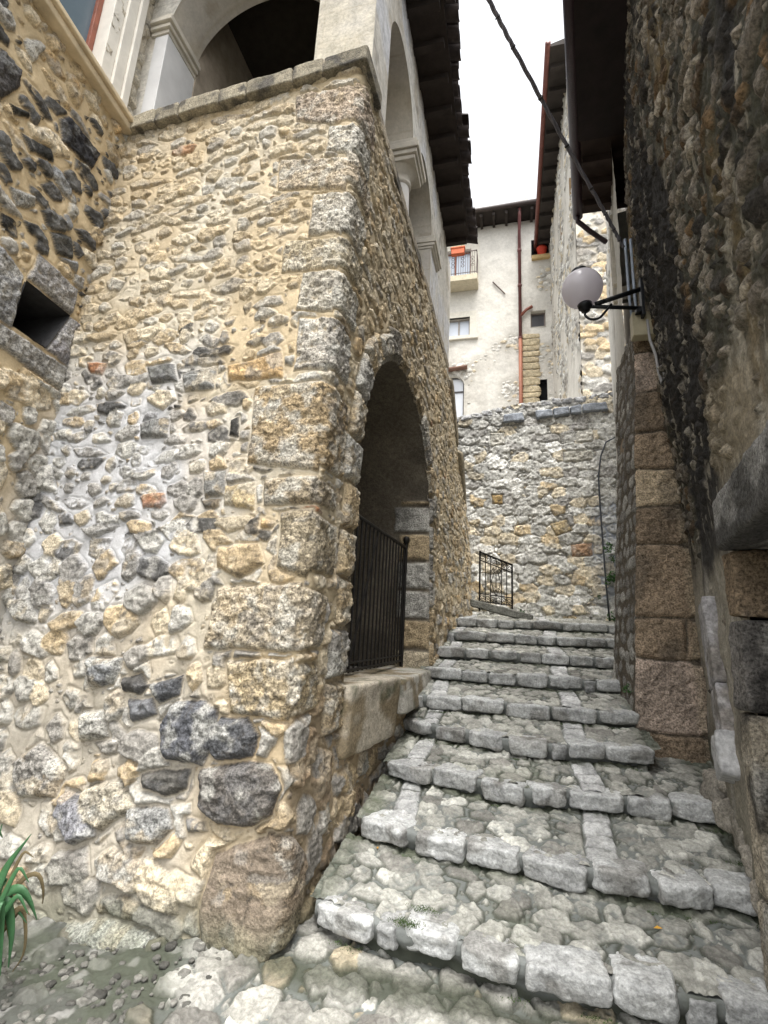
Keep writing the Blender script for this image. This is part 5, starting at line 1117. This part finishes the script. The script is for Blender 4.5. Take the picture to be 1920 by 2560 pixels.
for pxs, y, wd, m in (([(-40, 2380), (-20, 2250), (20, 2160), (78, 2085)], 2.0, .022, pm_), ([(-40, 2360), (-10, 2260), (20, 2250), (32, 2330), (20, 2420)], 1.95, .026, pm_), ([(-40, 2360), (0, 2240), (50, 2215), (75, 2250), (92, 2300)], 2.02, .02, pm_),
 ([(-45, 2380), (10, 2260), (60, 2190), (100, 2180), (110, 2230), (105, 2260)], 2.05, .011, dead), ([(-40, 2400), (-10, 2270), (0, 2250), (6, 2300), (0, 2440)], 1.9, .022, pm_), ([(-40, 2390), (30, 2300), (58, 2260), (66, 2330), (60, 2390), (30, 2430)], 2.0, .008, dead), ([(-60, 2380), (-45, 2240), (-20, 2150), (5, 2060)], 2.05, .02, pm_), ([(-50, 2400), (-10, 2330), (20, 2310), (22, 2350)], 1.98, .014, mat('yellow_green_leaf', (.22, .22, .05), .6))):
    leaf('leaf', pxs, y, wd, m)
for i in range(9):
    x0 = -55+rng.uniform(-10, 25); tx = rng.uniform(-20, 85); ty = rng.uniform(2080, 2330); leaf('leaf', [(x0, 2390), (x0+.35*(tx-x0), ty+.45*(2390-ty)), (x0+.8*(tx-x0), ty-10), (tx, ty+rng.uniform(0, 60))], 2.0+rng.uniform(-.06, .06), rng.uniform(.008, .016), pm_ if i % 3 else dead)
weedm = mat('weed_green', (.045, .11, .03), .6, var=.4, scale=30); mossm = mat('moss_green', (.05, .085, .022), .9, var=.5, scale=40)
def weed(c, size, n, label, m=weedm, drop=0., nrm=(0, -1, 0)):
    b = MB(); c = np.array(c, float)
    for k in range(n):
        d = rng.normal(size=3); d /= np.linalg.norm(d); d = d+.7*np.array(nrm); p = c+d*size*rng.uniform(.15, .75)*np.array([1, .7, 1])-np.array([0, 0, drop*rng.uniform(0, 1)]); a = rng.normal(size=3); a /= np.linalg.norm(a); e = np.cross(a, rng.normal(size=3)); e /= np.linalg.norm(e); s = size*rng.uniform(.12, .24)
        b.add([p-a*s, p+e*s*.55, p+a*s, p-e*s*.55], [(0, 1, 2, 3)])
    tag(b.build('weed', m), label, 'plant', 'weeds growing from the masonry')
for (px, py, y, s, n, lb) in ((1522, 1370, 10.36, .16, 70, 'highest leafy weed on the retaining wall beside the hose'), (1532, 1398, 10.36, .12, 45, 'dark weed just under the highest weed beside the hose'), (1527, 1445, 10.36, .2, 90, 'bushy dark weed halfway down beside the hose on the retaining wall'),
  (1497, 1490, 10.36, .09, 25, 'tiny weed left of the hose low on the retaining wall'), (1532, 1545, 10.3, .15, 50, 'weed at the foot of the hose on the landing'), (1565, 1722, 4.95, .07, 50, 'small bright weed at the right end of an upper step against the buttress'), (1300, 1532, 8.95, .12, 60, 'low weed at the right end of the curb under the railing'), (1212, 1520, 8.9, .07, 40, 'small weed at the foot of the left railing post')):
    weed(at(px, py, y=y), s, n, lb)
# moss in the angles of the steps (uncountable)
b = MB()
def moss(x, y, z, s, n):
    for k in range(n):
        p = np.array([x+rng.normal()*s, y+rng.normal()*s*.45, z+abs(rng.normal())*s*.18]); a = rng.normal(size=3); a[2] = abs(a[2])+.5; a /= np.linalg.norm(a); e = np.cross(a, rng.normal(size=3)); e /= np.linalg.norm(e); q = rng.uniform(.003, .006)
        b.add([p-e*q*.5, p+e*q*.5, p+a*q*1.6], [(0, 1, 2)])
for px, py, k in ((1540, 2235, 1), (1510, 2222, 1), (1800, 2265, 1), (1830, 2290, 1), (1860, 2150, 2), (1175, 2160, 1), (1140, 2155, 1), (1140, 1950, 2), (1145, 1965, 2), (1060, 2260, 1), (1010, 2290, 1), (1020, 2295, 1), (780, 2250, 0), (1000, 1840, 3), (1480, 1890, 3), (1300, 1668, 5), (1000, 1930, 2), (1200, 2200, 1), (1860, 2130, 2)):
    p = at(px, py, z=.2*k+.04); moss(p[0], p[1], p[2]-.03, .035, 260)
for k in range(1, 7):
    for j in range(9):
        x = random.uniform(XL[k], XR[k]); moss(x, float(ye(k, x))-.03, .2*k-.15, .03, 60)
mo_ = b.build('moss', mossm); mo_['kind'] = 'stuff'; mo_['label'] = 'tufts of dark green moss in the angles of the stone steps'; mo_['category'] = 'moss'
r = Rocks()
for k in range(260):
    px, py = rng.uniform(-60, 620), rng.uniform(2380, 2570); p = at(px, py, z=-.03); q = rng.uniform(.005, .022)*(1.6 if rng.random() < .08 else 1)
    if p[0] > -1.5+.2*rng.random(): continue
    zg = float(np.clip(.02+.06*(p[1]-2.6), -.25, .08)-.03*sst(-1.35, -2.2, p[0])); r.block((p[0], p[1], zg+q*.2-.006), (q, q*rng.uniform(.6, 1), q*.5), rng.uniform(0, 6), 4, 4, .003, np.array((.115, .112, .10))*rng.uniform(.5, 1.7), .3, 1000+k)
go = r.build('gravel', STEPM); go['kind'] = 'stuff'; go['label'] = 'loose gravel and debris on the earthen ground at lower left'; go['category'] = 'gravel'
# a few fallen leaves
for i, (px, py, k) in enumerate(((1645, 2322, 1), (943, 2122, 1))):
    p = at(px, py, z=.2*k+.05); b = MB(); b.add([p+np.array(q) for q in ((-.02, 0, 0), (0, -.012, .006), (.022, .004, .003), (0, .014, .008))], [(0, 1, 2, 3)])
    tag(b.build('fallen_leaf', mat('orange_leaf', (.55, .30, .04), .7)), ('orange fallen leaf on the lowest tread towards the right', 'orange fallen leaf on the lowest tread near the left wall')[i], 'leaf', 'fallen leaves')
print('done', time.time()-T0)
